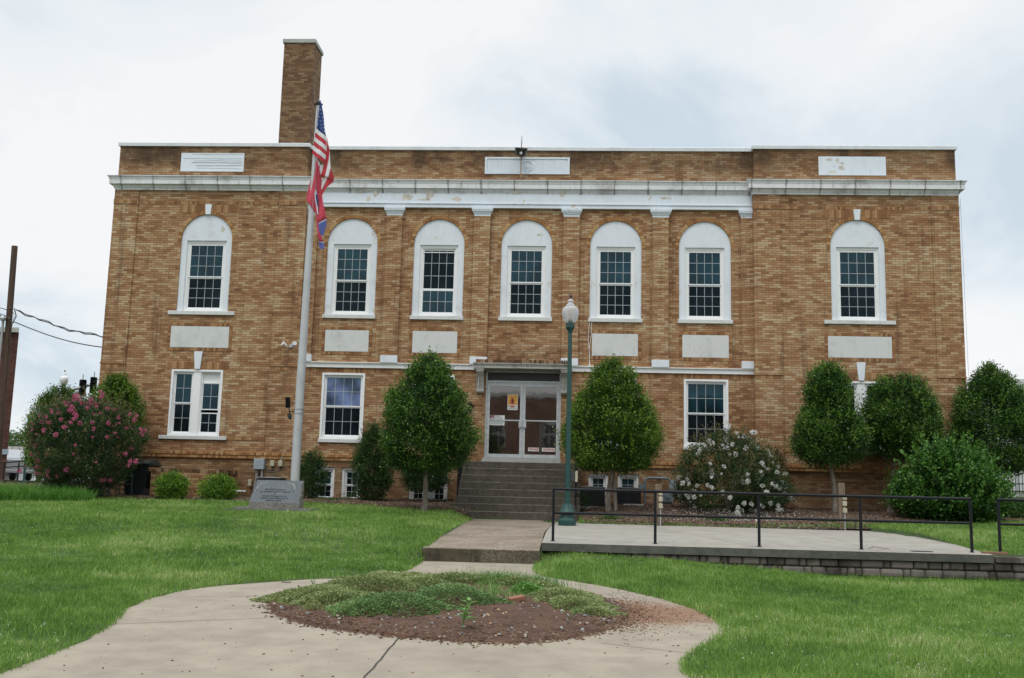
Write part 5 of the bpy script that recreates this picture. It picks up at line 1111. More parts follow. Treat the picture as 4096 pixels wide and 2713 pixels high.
# wheelie bin
e = empty('wheelie_bin', (-11.86, -1.55, T(-11.8, -1.7)), 'large dark green wheeled rubbish bin beside the low brick wall', 'bin')
q = MB(); q.add([(-.30,-.30,.08),(.26,-.30,.08),(.26,.28,.08),(-.30,.28,.08),(-.38,-.36,.92),(.34,-.36,.92),(.34,.36,.92),(-.38,.36,.92)], [(0,3,2,1),(0,1,5,4),(1,2,6,5),(2,3,7,6),(3,0,4,7),(4,5,6,7)]); q.box(-.40,.36,-.38,.38,.88,.93); q.build('body', M['bin'], e)
q = MB(); q.add([(-.41,-.40,.935),(.37,-.40,.935),(.37,.40,.935),(-.41,.40,.935),(-.20,-.25,1.02),(.30,-.25,1.04),(.30,.30,1.06),(-.20,.30,1.03)], [(0,3,2,1),(0,1,5,4),(1,2,6,5),(2,3,7,6),(3,0,4,7),(4,5,6,7)]); q.build('lid', M['bin'], e)
for y in (-.30, .26): q = MB(); q.lathe([(.0, y-.03), (.13, y-.03), (.14, y), (.13, y+.03), (0, y+.03)], .30, .13, 18, axis='y'); q.build('wheel', M['tyre'], e)
q = MB(); q.tube([(.36,-.3,.86),(.44,-.3,.90),(.44,.3,.90),(.36,.3,.86)], .018, 6); q.build('handle', M['bin'], e)
e = empty('hand_frame', (-12.0, -2.15, T(-12, -2.1)), 'bent dark steel tube frame standing in front of the bin', 'frame')
q = MB(); q.tube([(-.17,0,0),(-.18,0,.5),(-.16,.05,.62),(-.0,.1,.72),(.10,.08,.66),(.14,.02,.55),(.15,0,.42),(.17,0,0)], .017, 8); q.tube([(-.175,0,.37),(.155,0,.37)], .014, 8); q.build('tube_frame', M['dark_metal'], e, smooth=True)
# electrical gear on the left
def ebox(x0, x1, z0, z1, y, d, mat, label, cat='electrical box', grp=None, lid=True, pipes=()):
    e = empty('electrical_box', ((x0+x1)/2, y, z0), label, cat, grp); q = MB(); q.cbox(x0, x1, y-d, y, z0, z1, .008); world_child(q.build('cabinet', mat, None), e)
    if lid: q = MB(); q.cbox(x0+.01, x1-.01, y-d-.012, y-d-.001, z0+.01, z1-.01, .004); world_child(q.build('cover', mat, None), e)
    for pts, r in pipes: q = MB(); q.tube(pts, r, 8); world_child(q.build('conduit', M['galv'] if r > .012 else M['dark_metal'], None, smooth=True), e)
Yw = WY
ebox(-9.06, -8.76, .50, .81, Yw-.04, .15, M['grey_box'], 'square light grey electrical cabinet on the brick behind the memorial', pipes=[([(-8.83, Yw-.1, .50), (-8.83, Yw-.1, -.3)], .03), ([(-9.0, Yw-.1, .50), (-9.0, Yw-.1, -.2)], .014), ([(-8.95, Yw-.1, .50), (-8.97, Yw-.1, .3), (-9.03, Yw-.12, .1), (-9.04, Yw-.1, -.2)], .013)])
ebox(-8.60, -8.48, .60, .77, Yw-.06, .08, M['beige'], 'small beige outlet box nearest the grey cabinet', pipes=[([(-8.54, Yw-.09, .60), (-8.54, Yw-.09, .5), (-8.60, Yw-.09, .43), (-8.76, Yw-.09, .54)], .011)])
ebox(-8.36, -8.24, .60, .77, Yw-.06, .08, M['beige'], 'small beige outlet box beside the flagpole with a conduit curving up from it', pipes=[([(-8.30, Yw-.09, .77), (-8.27, Yw-.09, .9), (-8.21, Yw-.09, 1.04)], .013), ([(-8.30, Yw-.09, .60), (-8.32, Yw-.09, .48), (-8.45, Yw-.09, .42), (-8.62, Yw-.09, .45)], .012), ([(-7.6, -.02, .68), (-8.1, Yw-.08, .62), (-8.5, Yw-.08, .5), (-8.76, Yw-.08, .5)], .009)])
ebox(-9.21, -9.11, .02, .21, Yw-.06, .08, M['beige'], 'small beige outlet box low on the brick left of the memorial', lid=True)
q = MB(); q.tube([(-9.5,-1.2,-.12), (-9.0,-1.2,-.13)], .03, 8); tag(q.build('pipe', M['galv'], None), 'short grey pipe lying by the low brick wall left of the memorial', 'pipe')
def ac_unit(cx, cy, w_, h_, d_, zb_, label):
    e = empty('ac_unit', (cx, cy, zb_), label, 'air conditioner', 'air conditioner units along the wall')
    q = MB(); q.cbox(-w_/2, w_/2, -d_/2, d_/2, .03, h_-.03, .01); q.build('cabinet', M['ac_dark'], e)
    q = MB(); n = int((h_-.1)/.028)
    for i in range(n): z = .06+i*.028; q.add([(-w_/2-.004, -d_/2-.004, z), (w_/2+.004, -d_/2-.004, z), (w_/2+.004, -d_/2-.014, z+.014), (-w_/2-.004, -d_/2-.014, z+.014)], [(0,1,2,3)])
    q.build('louvres', M['ac_dark'], e)
    q = MB(); q.cbox(-w_/2-.02, w_/2+.02, -d_/2-.02, d_/2+.02, h_-.03, h_, .008); q.lathe([(w_*.36, h_), (w_*.36, h_+.012), (w_*.3, h_+.012)], 0, 0, 20); q.build('top_grille', M['ac_grey'], e)
    q = MB(); q.box(-w_/2-.04, w_/2+.04, -d_/2-.04, d_/2+.04, -.05, .03); q.build('concrete_pad', M['capstone'], e)
ac_unit(.60, -.75, .74, .56, .6, -.33, 'dark louvred air conditioner unit nearest the right of the steps')
ac_unit(1.58, -.75, .74, .56, .6, -.33, 'dark louvred air conditioner unit between the holly trunk and the gas meter')
ac_unit(-8.28, -1.2, .62, .70, .6, -.42, 'air conditioner unit peeping over the granite memorial')
q = MB(); q.cbox(1.45, 2.0, -1.55, -1.35, T(1.7,-1.4)-.02, T(1.7,-1.4)+.10, .01); tag(q.build('concrete_block', M['capstone'], None), 'pale concrete block lying in the mulch by the air conditioner', 'block')
# gas meter
e = empty('gas_meter', (2.4, -.45, -.3), 'grey gas meter with its pipe loop on the wall right of the air conditioners', 'gas meter')
q = MB(); q.tube([(2.10,-.45,-.35),(2.10,-.45,.44),(2.14,-.45,.50),(2.22,-.45,.52),(2.68,-.45,.52),(2.77,-.45,.50),(2.80,-.45,.43),(2.80,-.45,.12)], .03, 10); q.tube([(2.52,-.45,.52),(2.52,-.3,.52),(2.52,.0,.52)], .03, 8)
for z in (.0, .25, .4): q.lathe([(.042, z), (.042, z+.05)], 2.10, -.45, 10)
q.lathe([(.045, .3), (.045, .36)], 2.80, -.45, 10); world_child(q.build('pipework', M['gas_grey'], None, smooth=True), e)
q = MB(); q.lathe([(.0,-.52),(.06,-.52),(.07,-.50),(.07,-.44),(.04,-.42),(.03,-.38)], 2.02, .27, 16, axis='y'); q.tube([(2.10,-.45,.27),(1.90,-.47,.28)], .022, 8); world_child(q.build('regulator', M['gas_grey'], None, smooth=True), e)
q = MB(); q.cbox(2.58, 2.86, -.60, -.36, -.18, .16, .05); q.lathe([(.0,-.63),(.06,-.63),(.06,-.6)], 2.72, .03, 16, axis='y'); world_child(q.build('meter_body', M['gas_grey'], None), e)
ebox(2.86, 3.02, .14, .48, -.02, .12, M['grey_box'], 'small grey meter box right of the gas meter', pipes=[([(2.94, -.07, .14), (2.94, -.07, 0), (2.88, -.07, -.25)], .014)])
ebox(3.24, 3.40, .14, .48, -.02, .12, M['grey_box'], 'grey meter box partly behind the white flowering shrub', pipes=[([(3.30, -.07, .14), (3.26, -.07, 0), (3.05, -.15, -.28)], .014), ([(3.36, -.07, .14), (3.38, -.07, 0), (3.3, -.12, -.28)], .014)])
# wooden posts with outlets
def outlet_post(x, y, h, zb_, wd, label, s_=1):
    e = empty('outlet_post', (x, y, zb_), label, 'post', 'short wooden posts carrying outlet boxes')
    q = MB(); q.cbox(-wd/2, wd/2, -wd/2, wd/2, -.1, h, .008); q.build('timber', M['wood'], e)
    for z in ((.42, .58, .72) if s_ else (.60, .48, .26)):
        q = MB(); q.cbox(.0, .09, -wd/2-.07, -wd/2, z-.055, z+.055, .01); q.build('outlet_box', M['beige'], e)
    q = MB(); q.tube([(.045, -wd/2-.03, -.05), (.045, -wd/2-.03, .75*h)], .014, 8); q.build('conduit', M['galv'], e, smooth=True)
outlet_post(2.07, -5.2, .92, -.63, .14, 'short weathered wooden post with three outlet boxes behind the second railing post')
outlet_post(6.32, -5.05, 1.05, -.63, .13, 'short wooden post with outlet boxes in front of the right wing')
# ------------------------------------------------------------------ foliage
def unitv(a): return a/np.maximum(1e-9, np.linalg.norm(a, axis=-1, keepdims=True))
def leaves(name, P_, D_, size, mat, tint, parent, r, wratio=.42, rnd=.55):
    n = len(P_); D_ = unitv(D_+r.normal(0, rnd, (n, 3))); side = unitv(np.cross(D_, r.normal(0, 1, (n, 3)))); s = (size*r.uniform(.6, 1.35, n))[:, None]
    V = np.stack([P_, P_+D_*s*.5+side*s*wratio*.5, P_+D_*s, P_+D_*s*.5-side*s*wratio*.5], 1).reshape(-1, 3)
    return np_mesh(name, V, np.arange(4*n), np.arange(n)*4, mat, parent, tint=np.clip(tint, 0, 1))
def crown(prof, cx, cy, nclump, per, r, lump=.10, sig=.085, sx=1.0, sy=1.0, drift=(0, 0), inner=.25):
    """prof: list of (z, radius). clumps of leaves spread over a lumpy surface of revolution + some inside"""
    zs = np.array([p[0] for p in prof]); rs = np.array([p[1] for p in prof]); zf = np.linspace(zs[0], zs[-1], 200); w_ = np.interp(zf, zs, rs)+.05; w_ /= w_.sum()
    z = r.choice(zf, nclump, p=w_)+r.normal(0, .02, nclump); th = r.uniform(0, math.tau, nclump); R0 = np.maximum(.03, np.interp(z, zs, rs)-.85*sig)
    ph = r.uniform(0, 6.28, 6)
    lum = np.sin(th*3+z*2.1+ph[0])*.5+np.sin(th*5-z*4+ph[1])*.35+np.sin(th*2+z*6+ph[2])*.4+np.sin(z*9+th*7+ph[3])*.2
    f = np.where(r.random(nclump) < inner, r.uniform(.35, .8, nclump), 1.0); R = R0*f*(1+lump*lum)+r.normal(0, .025, nclump)
    c = np.stack([cx+R*np.cos(th)*sx+drift[0]*(z-zs[0]), cy+R*np.sin(th)*sy+drift[1]*(z-zs[0]), z], 1)
    n_ = unitv(np.stack([np.cos(th), np.sin(th), np.full(nclump, .55)], 1))
    P_ = np.repeat(c, per, 0)+r.normal(0, sig, (nclump*per, 3))*np.array([1, 1, .8]); D_ = np.repeat(n_, per, 0)
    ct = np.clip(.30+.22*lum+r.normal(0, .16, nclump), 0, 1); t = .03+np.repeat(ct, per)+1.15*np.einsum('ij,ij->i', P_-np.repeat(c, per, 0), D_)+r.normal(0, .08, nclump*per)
    return P_, D_, t
def limb_tree(e, base, top, rad, spread, r, nl=7, bend=0.06, fork=None, mat='bark'):
    q = MB(); b = Vector(base); t = Vector(top); pts = []; n = 7
    for i in range(n): k = i/(n-1); pts.append(b.lerp(t, k)+Vector((r.normal(0, bend)*math.sin(math.pi*k), r.normal(0, bend)*math.sin(math.pi*k), 0)))
    q.tube(pts, [rad*(1.25 if i == 0 else 1)*(1-.6*i/(n-1)) for i in range(n)], 9)
    if fork: q.tube(fork[0], fork[1], 8)
    world_child(q.build('trunk', M[mat], None, smooth=True), e); q = MB()
    for k in range(nl):
        i = int(r.integers(3, n-1)); a = r.uniform(0, 6.28); p = pts[i]; s = spread*r.uniform(.5, .95); up = s*r.uniform(.2, .9)
        q.tube([p, p+Vector((math.cos(a)*s*.5, math.sin(a)*s*.5, up*.4)), p+Vector((math.cos(a)*s, math.sin(a)*s, up))], [rad*.38, rad*.26, rad*.1], 5)
    world_child(q.build('limbs', M[mat], None), e)
def tips(P_, D_, t, prof, cx, cy, r, n, L_, per=14):
    """straggling shoots that break the outline"""
    zs = np.array([p[0] for p in prof]); rs = np.array([p[1] for p in prof]); z = r.uniform(zs[0]+(zs[-1]-zs[0])*.15, zs[-1], n); th = r.uniform(0, math.tau, n); R = np.interp(z, zs, rs)
    b = np.stack([cx+R*np.cos(th), cy+R*np.sin(th), z], 1); d = unitv(np.stack([np.cos(th)*.6, np.sin(th)*.6, np.full(n, .9)], 1)+r.normal(0, .25, (n, 3))); ll = L_*r.uniform(.4, 1.2, n); u_ = np.linspace(.0, 1, per)
    p = (b[:, None]+d[:, None]*(u_[None, :, None]*ll[:, None, None])).reshape(-1, 3)+r.normal(0, .008, (n*per, 3))
    return np.concatenate([P_, p]), np.concatenate([D_, np.repeat(d, per, 0)]), np.concatenate([t, np.full(n*per, .85)])
def holly(x, y, z0, prof, label, seed, mat='holly', nclump=520, per=84, size=.056, trunk=.07, fork=None, top=None, shoots=270, tx=None):
    r = np.random.default_rng(seed); e = empty('holly_tree', (x, y, z0), label, 'tree', 'clipped holly trees around the hall')
    P_, D_, t = crown(prof, x, y, int(nclump*1.15), per, r, lump=.18, sig=.11, drift=(0, 0)); P_, D_, t = tips(P_, D_, t, prof, x, y, r, shoots, .20)
    if top: # the loose leader at the tip
        zt = prof[-1][0]; k = 70; u_ = r.random(k); p = np.stack([x+top[0]*u_+r.normal(0, .02+.05*(1-u_)), y+r.normal(0, .03, k), zt-.1+u_*top[1]], 1)
        P_ = np.concatenate([P_, p]); D_ = np.concatenate([D_, np.tile([0, 0, 1.], (k, 1))+r.normal(0, .6, (k, 3))]); t = np.concatenate([t, np.full(k, .8)])
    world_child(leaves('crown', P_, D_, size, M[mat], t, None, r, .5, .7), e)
    limb_tree(e, (tx or x, y, z0-.1), (x, y, prof[-1][0]*.75), trunk, .6, r, 9, .05, fork)
    return e
holly(-3.62, -3.8, T(-3.6, -3.8), [(.52,.35),(.62,.82),(.93,1.0),(1.47,1.06),(2.02,.97),(2.45,.77),(2.75,.58),(3.0,.48),(3.2,.34),(3.36,.1)], 'tall teardrop holly tree left of the entrance steps', 21, nclump=760, top=(0, .38), trunk=.075)
holly(1.10, -2.6, T(1.1, -2.6), [(.66,.35),(.78,.90),(1.1,1.10),(1.6,1.15),(2.05,1.06),(2.45,.84),(2.7,.70),(3.0,.62),(3.25,.44),(3.48,.12)], 'yellowish green teardrop holly tree behind the street lamp', 22, 'holly2', nclump=760, top=(0, .30), trunk=.075, fork=([(1.20,-2.6,-.4),(1.17,-2.6,.1),(1.10,-2.6,.7)], [.055,.05,.04]), tx=1.03)
holly(6.83, -2.0, T(6.8, -2), [(.93,.25),(1.05,.66),(1.3,.82),(1.7,.86),(2.1,.74),(2.38,.58),(2.55,.50),(2.9,.56),(3.2,.46),(3.45,.26),(3.58,.06)], 'holly tree with a pinched waist in front of the right wing', 23, nclump=560, trunk=.07, tx=6.93)
holly(8.82, -1.5, T(8.8, -1.5), [(1.18,.25),(1.32,.72),(1.6,.95),(2.0,1.0),(2.35,.92),(2.7,.78),(3.0,.66),(3.2,.52),(3.32,.25)], 'broad flat topped holly tree at the right end of the building', 24, nclump=560, trunk=.06, fork=([(8.52,-1.5,-.4),(8.66,-1.5,.3),(8.85,-1.5,1.2)], [.05,.045,.035]), tx=8.44)
holly(11.60, -.6, T(11.6, -.6), [(.85,.25),(.98,.80),(1.3,1.12),(1.8,1.20),(2.3,1.06),(2.7,.88),(3.1,.72),(3.4,.48),(3.65,.22),(3.78,.05)], 'large holly tree past the right corner of the building', 25, nclump=820, top=(.0, .30), trunk=.08)
holly(-16.4, 2.5, T(-16.4, 2.5), [(.0,.4),(.5,.80),(1.3,.88),(2.0,.82),(2.4,.68),(2.7,.48),(2.95,.22)], 'rounded holly tree beyond the left corner behind the pink shrub', 26, 'holly2', nclump=460, trunk=.07)
holly(-13.0, -1.0, T(-13, -1), [(1.0,.4),(1.3,.66),(1.7,.72),(2.2,.66),(2.5,.5),(2.8,.30),(3.0,.1)], 'holly tree rising against the left corner of the building', 27, 'holly2', nclump=330, trunk=.06, top=(.0, .15))
def shrub(name, x, y, z0, prof, label, seed, mat, nclump, per, size, cat='shrub', sx=1.0, sy=1.0, lump=.14, sig=.08, shoots=50, sl_=.2, group=None, wr=.42, stems=5, inner=.25):
    r = np.random.default_rng(seed); e = empty(name, (x, y, z0), label, cat, group)
    P_, D_, t = crown(prof, x, y, int(nclump*1.2), int(per*1.7), r, lump=lump, sig=sig, sx=sx, sy=sy, inner=inner); P_, D_, t = tips(P_, D_, t, [(a, b*sx) for a, b in prof], x, y, r, shoots, sl_)
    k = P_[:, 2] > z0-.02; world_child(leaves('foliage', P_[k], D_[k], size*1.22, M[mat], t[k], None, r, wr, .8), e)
    q = MB(); zt = prof[-1][0]
    for i in range(stems):
        a = r.uniform(0, 6.28); s = prof[len(prof)//2][1]*.6; q.tube([(x+r.normal(0, .05), y+r.normal(0, .05), z0-.05), (x+math.cos(a)*s*.5, y+math.sin(a)*s*.5, z0+(zt-z0)*.4), (x+math.cos(a)*s, y+math.sin(a)*s, z0+(zt-z0)*.75)], [.02, .014, .007], 6)
    world_child(q.build('stems', M['bark'], None), e); return e, r
zz = T(9.5, -3.2)
shrub('broadleaf_shrub', 9.5, -3.1, zz, [(zz,.6),(zz+.3,1.12),(.2,1.20),(.7,1.0),(1.05,.72),(1.3,.42),(1.42,.15)], 'large bushy broad leaved shrub at the right end of the building', 31, 'broad', 480, 40, .062, sx=1.05, wr=.6, lump=.26, shoots=420, sl_=.42, sig=.10)
shrub('low_shrub', 11.9, -1.9, T(11.9,-1.9), [(-.45,.5),(-.25,.78),(-.05,.7),(.10,.35)], 'low spreading dark green shrub behind the right hand railing', 32, 'holly', 200, 40, .04)
shrub('nandina', -7.15, -1.2, T(-7.1,-1.2), [(-.4,.2),(-.1,.33),(.3,.40),(.6,.34),(.9,.2),(1.02,.06)], 'green nandina shrub just right of the flagpole', 33, 'nandina', 150, 44, .038, shoots=60, sl_=.16)
shrub('nandina', -5.42, -1.4, T(-5.4,-1.4), [(-.38,.22),(.0,.42),(.5,.52),(1.0,.48),(1.35,.32),(1.6,.2),(1.75,.06)], 'tall dark nandina shrub between the basement windows and the teardrop holly', 34, 'nandina', 330, 46, .038, shoots=110, sl_=.26)
shrub('nandina', -4.05, -.75, .0, [(.02,.35),(.2,.58),(.5,.62),(.75,.5),(.9,.2)], 'dark clipped shrub against the wall behind the holly trunk', 35, 'nandina', 210, 44, .036, stems=3)
shrub('nandina', 5.5, -1.1, T(5.5,-1.1), [(-.3,.2),(.2,.42),(.6,.46),(1.0,.36),(1.25,.2),(1.36,.05)], 'reddish nandina shrub behind the white flowering shrub', 36, 'nandina_red', 210, 44, .036, shoots=80, sl_=.2)
shrub('small_shrub', -10.57, -2.55, T(-10.6,-2.6), [(-.38,.22),(-.15,.36),(.0,.37),(.18,.28),(.28,.12)], 'small bright yellow green shrub by the left part of the low brick wall', 37, 'bright', 90, 46, .045, shoots=24, sl_=.1, group='small bright shrubs before the low brick wall')
shrub('small_shrub', -9.35, -2.45, T(-9.3,-2.5), [(-.38,.28),(-.2,.42),(-.05,.43),(.12,.33),(.23,.15)], 'small bright shrub nearest the granite memorial', 38, 'bright', 100, 46, .045, shoots=24, sl_=.1, group='small bright shrubs before the low brick wall')
def blossoms(e, pts, col, name, seed, s0=.05, s1=.10):
    r = np.random.default_rng(seed); protos = []
    for k in range(4):
        n = 90; d = unitv(r.normal(0, 1, (n, 3)))*r.uniform(.2, 1, (n, 1))**.6; P_ = d*np.array([1, 1, .8]); dd = unitv(d+r.normal(0, .6, (n, 3))); side = unitv(np.cross(dd, r.normal(0, 1, (n, 3)))); s = .34
        V = np.stack([P_, P_+dd*s*.5+side*s*.5, P_+dd*s, P_+dd*s*.5-side*s*.5], 1).reshape(-1, 3); o = np_mesh('blossom', V, np.arange(4*n), np.arange(n)*4, M[col]); protos.append(o)
    for i, (x, y, z) in enumerate(pts):
        o = protos[i] if i < 4 else protos[i % 4].copy()
        if i >= 4: C.objects.link(o)
        o.parent = e; o.location = (x-e.location.x, y-e.location.y, z-e.location.z); s = r.uniform(s0, s1); o.scale = (s, s, s*r.uniform(.8, 1.3)); o.rotation_euler = tuple(r.uniform(0, 6, 3))
def on_prof(prof, x, y, az, z, k=1.02, sx=1): R = np.interp(z, [p[0] for p in prof], [p[1] for p in prof])*k; return (x+R*math.cos(az)*sx, y+R*math.sin(az), z)
pz = T(-12.7, -3)
pprof = [(pz,.30),(pz+.25,.70),(.3,1.0),(.8,1.18),(1.3,1.22),(1.7,1.06),(2.0,.74),(2.12,.36)]
e, r = shrub('crape_myrtle', -12.82, -3.0, pz, pprof, 'big crape myrtle shrub with pink flowers at the left corner of the building', 41, 'crape', 620, 40, .05, lump=.30, shoots=420, sl_=.46, sx=1.0)
pts = []
for _ in range(120): z = r.uniform(-.2, 2.25) if r.random() < .5 else r.uniform(1.2, 2.3); a = r.uniform(-math.pi*.98, -.02); pts.append(on_prof(pprof, -12.82, -3.0, a, z, r.uniform(1.0, 1.22), 1.0))
for c_ in ((-14.2,-3.4,.30),(-13.9,-3.6,1.0),(-12.0,-4.0,2.2),(-12.6,-4.0,2.15),(-11.3,-3.6,.62),(-11.2,-3.3,1.35),(-11.35,-3.4,1.8)):
    for j in range(4): pts.append(tuple(np.array(c_)+r.normal(0, .07, 3)))
blossoms(e, pts, 'pink', 'blossom', 5, .024, .066)
wz = T(4.2, -2.2)
wprof = [(wz,.5),(wz+.25,1.15),(.1,1.32),(.5,1.28),(.9,1.12),(1.25,.85),(1.55,.50),(1.72,.18)]
e, r = shrub('crape_myrtle', 4.20, -2.2, wz, wprof, 'spreading crape myrtle shrub with white flowers below the ground floor window', 42, 'crape', 470, 40, .048, lump=.28, shoots=380, sl_=.44)
pts = []
for _ in range(75): z = r.uniform(-.35, 1.7); a = r.uniform(-math.pi*.98, -.02); pts.append(on_prof(wprof, 4.2, -2.2, a, z, r.uniform(.98, 1.2)))
for c_ in ((3.35,-2.6,1.15),(4.1,-2.6,1.95),(4.75,-2.5,1.75),(4.9,-3.0,.75),(4.35,-3.3,.45),(5.4,-2.8,.35),(3.1,-2.8,.1),(4.2,-3.35,-.25),(5.35,-2.8,-.2),(3.5,-3.1,.65)):
    for j in range(4): pts.append(tuple(np.array(c_)+r.normal(0, .06, 3)))
blossoms(e, pts, 'petal', 'blossom', 6, .030, .072)
pp = np.stack([rng.normal(4.3, .9, 700), rng.uniform(-4.3, -2.2, 700)], 1); chips('fallen_petals', pp, terr(pp[:, 0], pp[:, 1])+.075, M['petal'], .012, .03, .4, label='white petals fallen on the mulch under the white flowering shrub', cat='petals')
# sprigs of green on the mulch
def sprig(x, y, n, s, hh, label, mat='nandina', zf=None):
    r = np.random.default_rng(int(abs(x)*100+abs(y)*10)); P_ = np.stack([r.normal(x, s, n), r.normal(y, s*.6, n), np.zeros(n)], 1); P_[:, 2] = (terr(P_[:, 0], P_[:, 1]) if zf is None else zf)+.03+r.random(n)*hh
    tag(leaves('ground_weed', P_, r.normal(0, .5, (n, 3))+np.array([0, 0, .8]), .05, M[mat], r.random(n)*.6+.2, None, r), label, 'weed', kind='stuff')
sprig(.95, -4.6, 420, .17, .10, 'low green weed patch on the mulch behind the lamp', 'broad')
sprig(3.55, -4.2, 420, .18, .12, 'low green weed patch on the mulch under the white flowering shrub', 'broad')
sprig(-5.95, -.9, 300, .22, .18, 'green weeds at the foot of the second basement window', 'broad')
sprig(-3.6, -.7, 200, .25, .10, 'green weeds on the mulch by the paired basement window')
sprig(-6.3, -2.3, 260, .2, .10, 'green weed patch on the mulch edge right of the memorial', 'broad')
sprig(.4, -1.8, 260, .12, .5, 'ivy sprigs climbing beside the first air conditioner unit', 'broad')
sprig(6.15, -4.6, 160, .1, .06, 'grass sprig at the foot of the wooden outlet post', 'broad')
sprig(-.40, -5.6, 90, .08, .03, 'grass sprouting in the joint left of the street lamp', 'broad', SLZ(-5.6))
# ------------------------------------------------------------------ surroundings
# utility pole and wires, left
e = empty('utility_pole', (-21.3, 8, -.2), 'tall brown wooden utility pole at the left edge of the view', 'utility pole')
q = MB(); q.tube([(-21.42,8,-.3),(-21.47,8,3),(-21.60,8,9.0)], [.125,.12,.11], 12); world_child(q.build('pole', M['upole'], None, smooth=True), e)
q = MB(); q.tube([(-21.66,7.82,6.1),(-21.66,7.8,4),(-21.64,7.8,-.3)], .05, 8); q.lathe([(.0,6.02),(.10,6.04),(.12,6.12),(.05,6.24),(0,6.25)], -21.66, 7.78, 10); world_child(q.build('conduit', M['galv'], None, smooth=True), e)
q = MB()
for z in (6.5, 6.1): q.tube([(-21.45,7.85,z),(-21.3,7.75,z+.02)], .035, 6)
q.tube([(-21.7,7.8,6.15),(-22.0,7.7,6.5),(-22.3,7.7,6.2),(-22.1,7.7,5.8),(-21.8,7.8,6.3),(-21.5,7.8,6.2),(-21.25,7.8,5.95),(-21.1,7.7,6.2),(-21.2,7.7,6.5)], .022, 5); q.tube([(-21.5,7.8,6.45),(-21.9,7.8,6.55),(-22.3,7.8,6.0),(-22.1,7.8,5.6)], .018, 5); q.tube([(-21.35,7.8,6.5),(-21.2,7.75,6.2),(-21.35,7.8,5.4)], .012, 4)
world_child(q.build('cable_loops', M['dark_metal'], None), e)
for k, (z0, z1, lab) in enumerate(((6.5, 4.75, 'upper twisted service wire from the utility pole to the building'), (6.02, 4.42, 'lower service wire from the utility pole to the building'))):
    q = MB(); pts = []; n = 26
    for i in range(n+1): t = i/n; pts.append((-21.3+7.45*t+0*math.sin(t*40)*.02, 8-4.6*t, z0+(z1-z0)*t-.55*math.sin(math.pi*t)*.55+(.025*math.sin(t*55) if k == 0 else 0)))
    q.tube(pts, .022 if k == 0 else .020, 5)
    if k == 0: q.tube([(a, b, c_-.05*math.sin(i*.75)) for i, (a, b, c_) in enumerate(pts)], .016, 5)
    tag(q.build('service_wire', M['dark_metal'], None), lab, 'wire', 'service wires to the building')
# brick building at the far left
e = empty('brick_building', (-36, 22, 0), 'dark red brick building cut off at the left edge of the view', 'building')
q = MB(); q.prism([(-48,22),(-28.95,22),(-42,40),(-60,40)], -.6, 7.7, axis='z'); world_child(q.build('wall', M['far_brick'], None), e)
q = MB(); q.prism([(-48.2,21.8),(-28.85,21.8),(-42,40.2),(-60.2,40.2)], 7.7, 7.95, axis='z'); world_child(q.build('parapet_cap', M['capstone'], None), e)
q = MB(); q.box(-48, -28.90, 21.94, 22.0, 1.35, 1.62); world_child(q.build('band', plain('blue_grey_band', (.28, .33, .40), .6), None), e)
# pickup truck
e = empty('pickup_truck', (-32.6, 30.0, .05), 'silver pickup truck seen from behind at the left edge of the view', 'truck', rz=R_(-46)); M['silver'] = plain('silver_car_paint', (.55, .57, .60), .25, .4, .04); M['car_glass'] = glass_mat('car_glass'); M['red_lens'] = plain('red_lens', (.45, .02, .015), .2)
q = MB(); q.prism([(-5.4,.45),(-.05,.45),(0,.55),(0,1.22),(-.04,1.26),(-2.0,1.28),(-2.1,1.32),(-2.35,1.85),(-3.5,1.90),(-4.1,1.32),(-5.3,1.18),(-5.5,.9)], -.95, .95); q.build('body', M['silver'], e)
q = MB(); q.box(-2.0, -.08, -.85, .85, 1.262, 1.285); q.build('bed_liner', M['black'], e)
q = MB(); q.cbox(-.0, .03, -.74, .74, .68, 1.22, .01); t_ = q.build('tailgate', M['silver'], e); q = MB(); q.cbox(.03, .045, -.11, .11, 1.08, 1.14, .004); q.build('handle', M['black'], t_); q = MB(); q.lathe([(.05, .031), (.045, .042), (0, .045)], .0, .98, 14, axis='x'); q.build('badge', M['galv'], t_)
for y in (-.85, .85): q = MB(); q.cbox(-.02, .035, y-.09, y+.09, .80, 1.16, .01); o = q.build('taillight', M['red_lens'], e); q = MB(); q.cbox(.035, .04, y-.08, y+.08, .88, .95, .003); q.build('reverse_lens', M['globe_far'], o)
q = MB(); q.cbox(0, .16, -.9, .9, .42, .62, .03); q.build('bumper', M['galv'], e)
q = MB(); q.prism([(-2.42,1.42),(-2.5,1.78),(-3.3,1.80),(-3.6,1.42)], -.956, .956); q.build('windows', M['car_glass'], e)
for wx in (-1.2, -4.5):
    for wy in (-.86, .86): q = MB(); q.lathe([(.0, wy-.12), (.36, wy-.12), (.38, wy), (.36, wy+.12), (0, wy+.12)], wx, .38, 20, axis='y'); o = q.build('wheel', M['tyre'], e, smooth=True); q = MB(); q.lathe([(0, wy-.13), (.2, wy-.13), (.2, wy+.13), (0, wy+.13)], wx, .38, 14, axis='y'); q.build('rim', M['galv'], o)
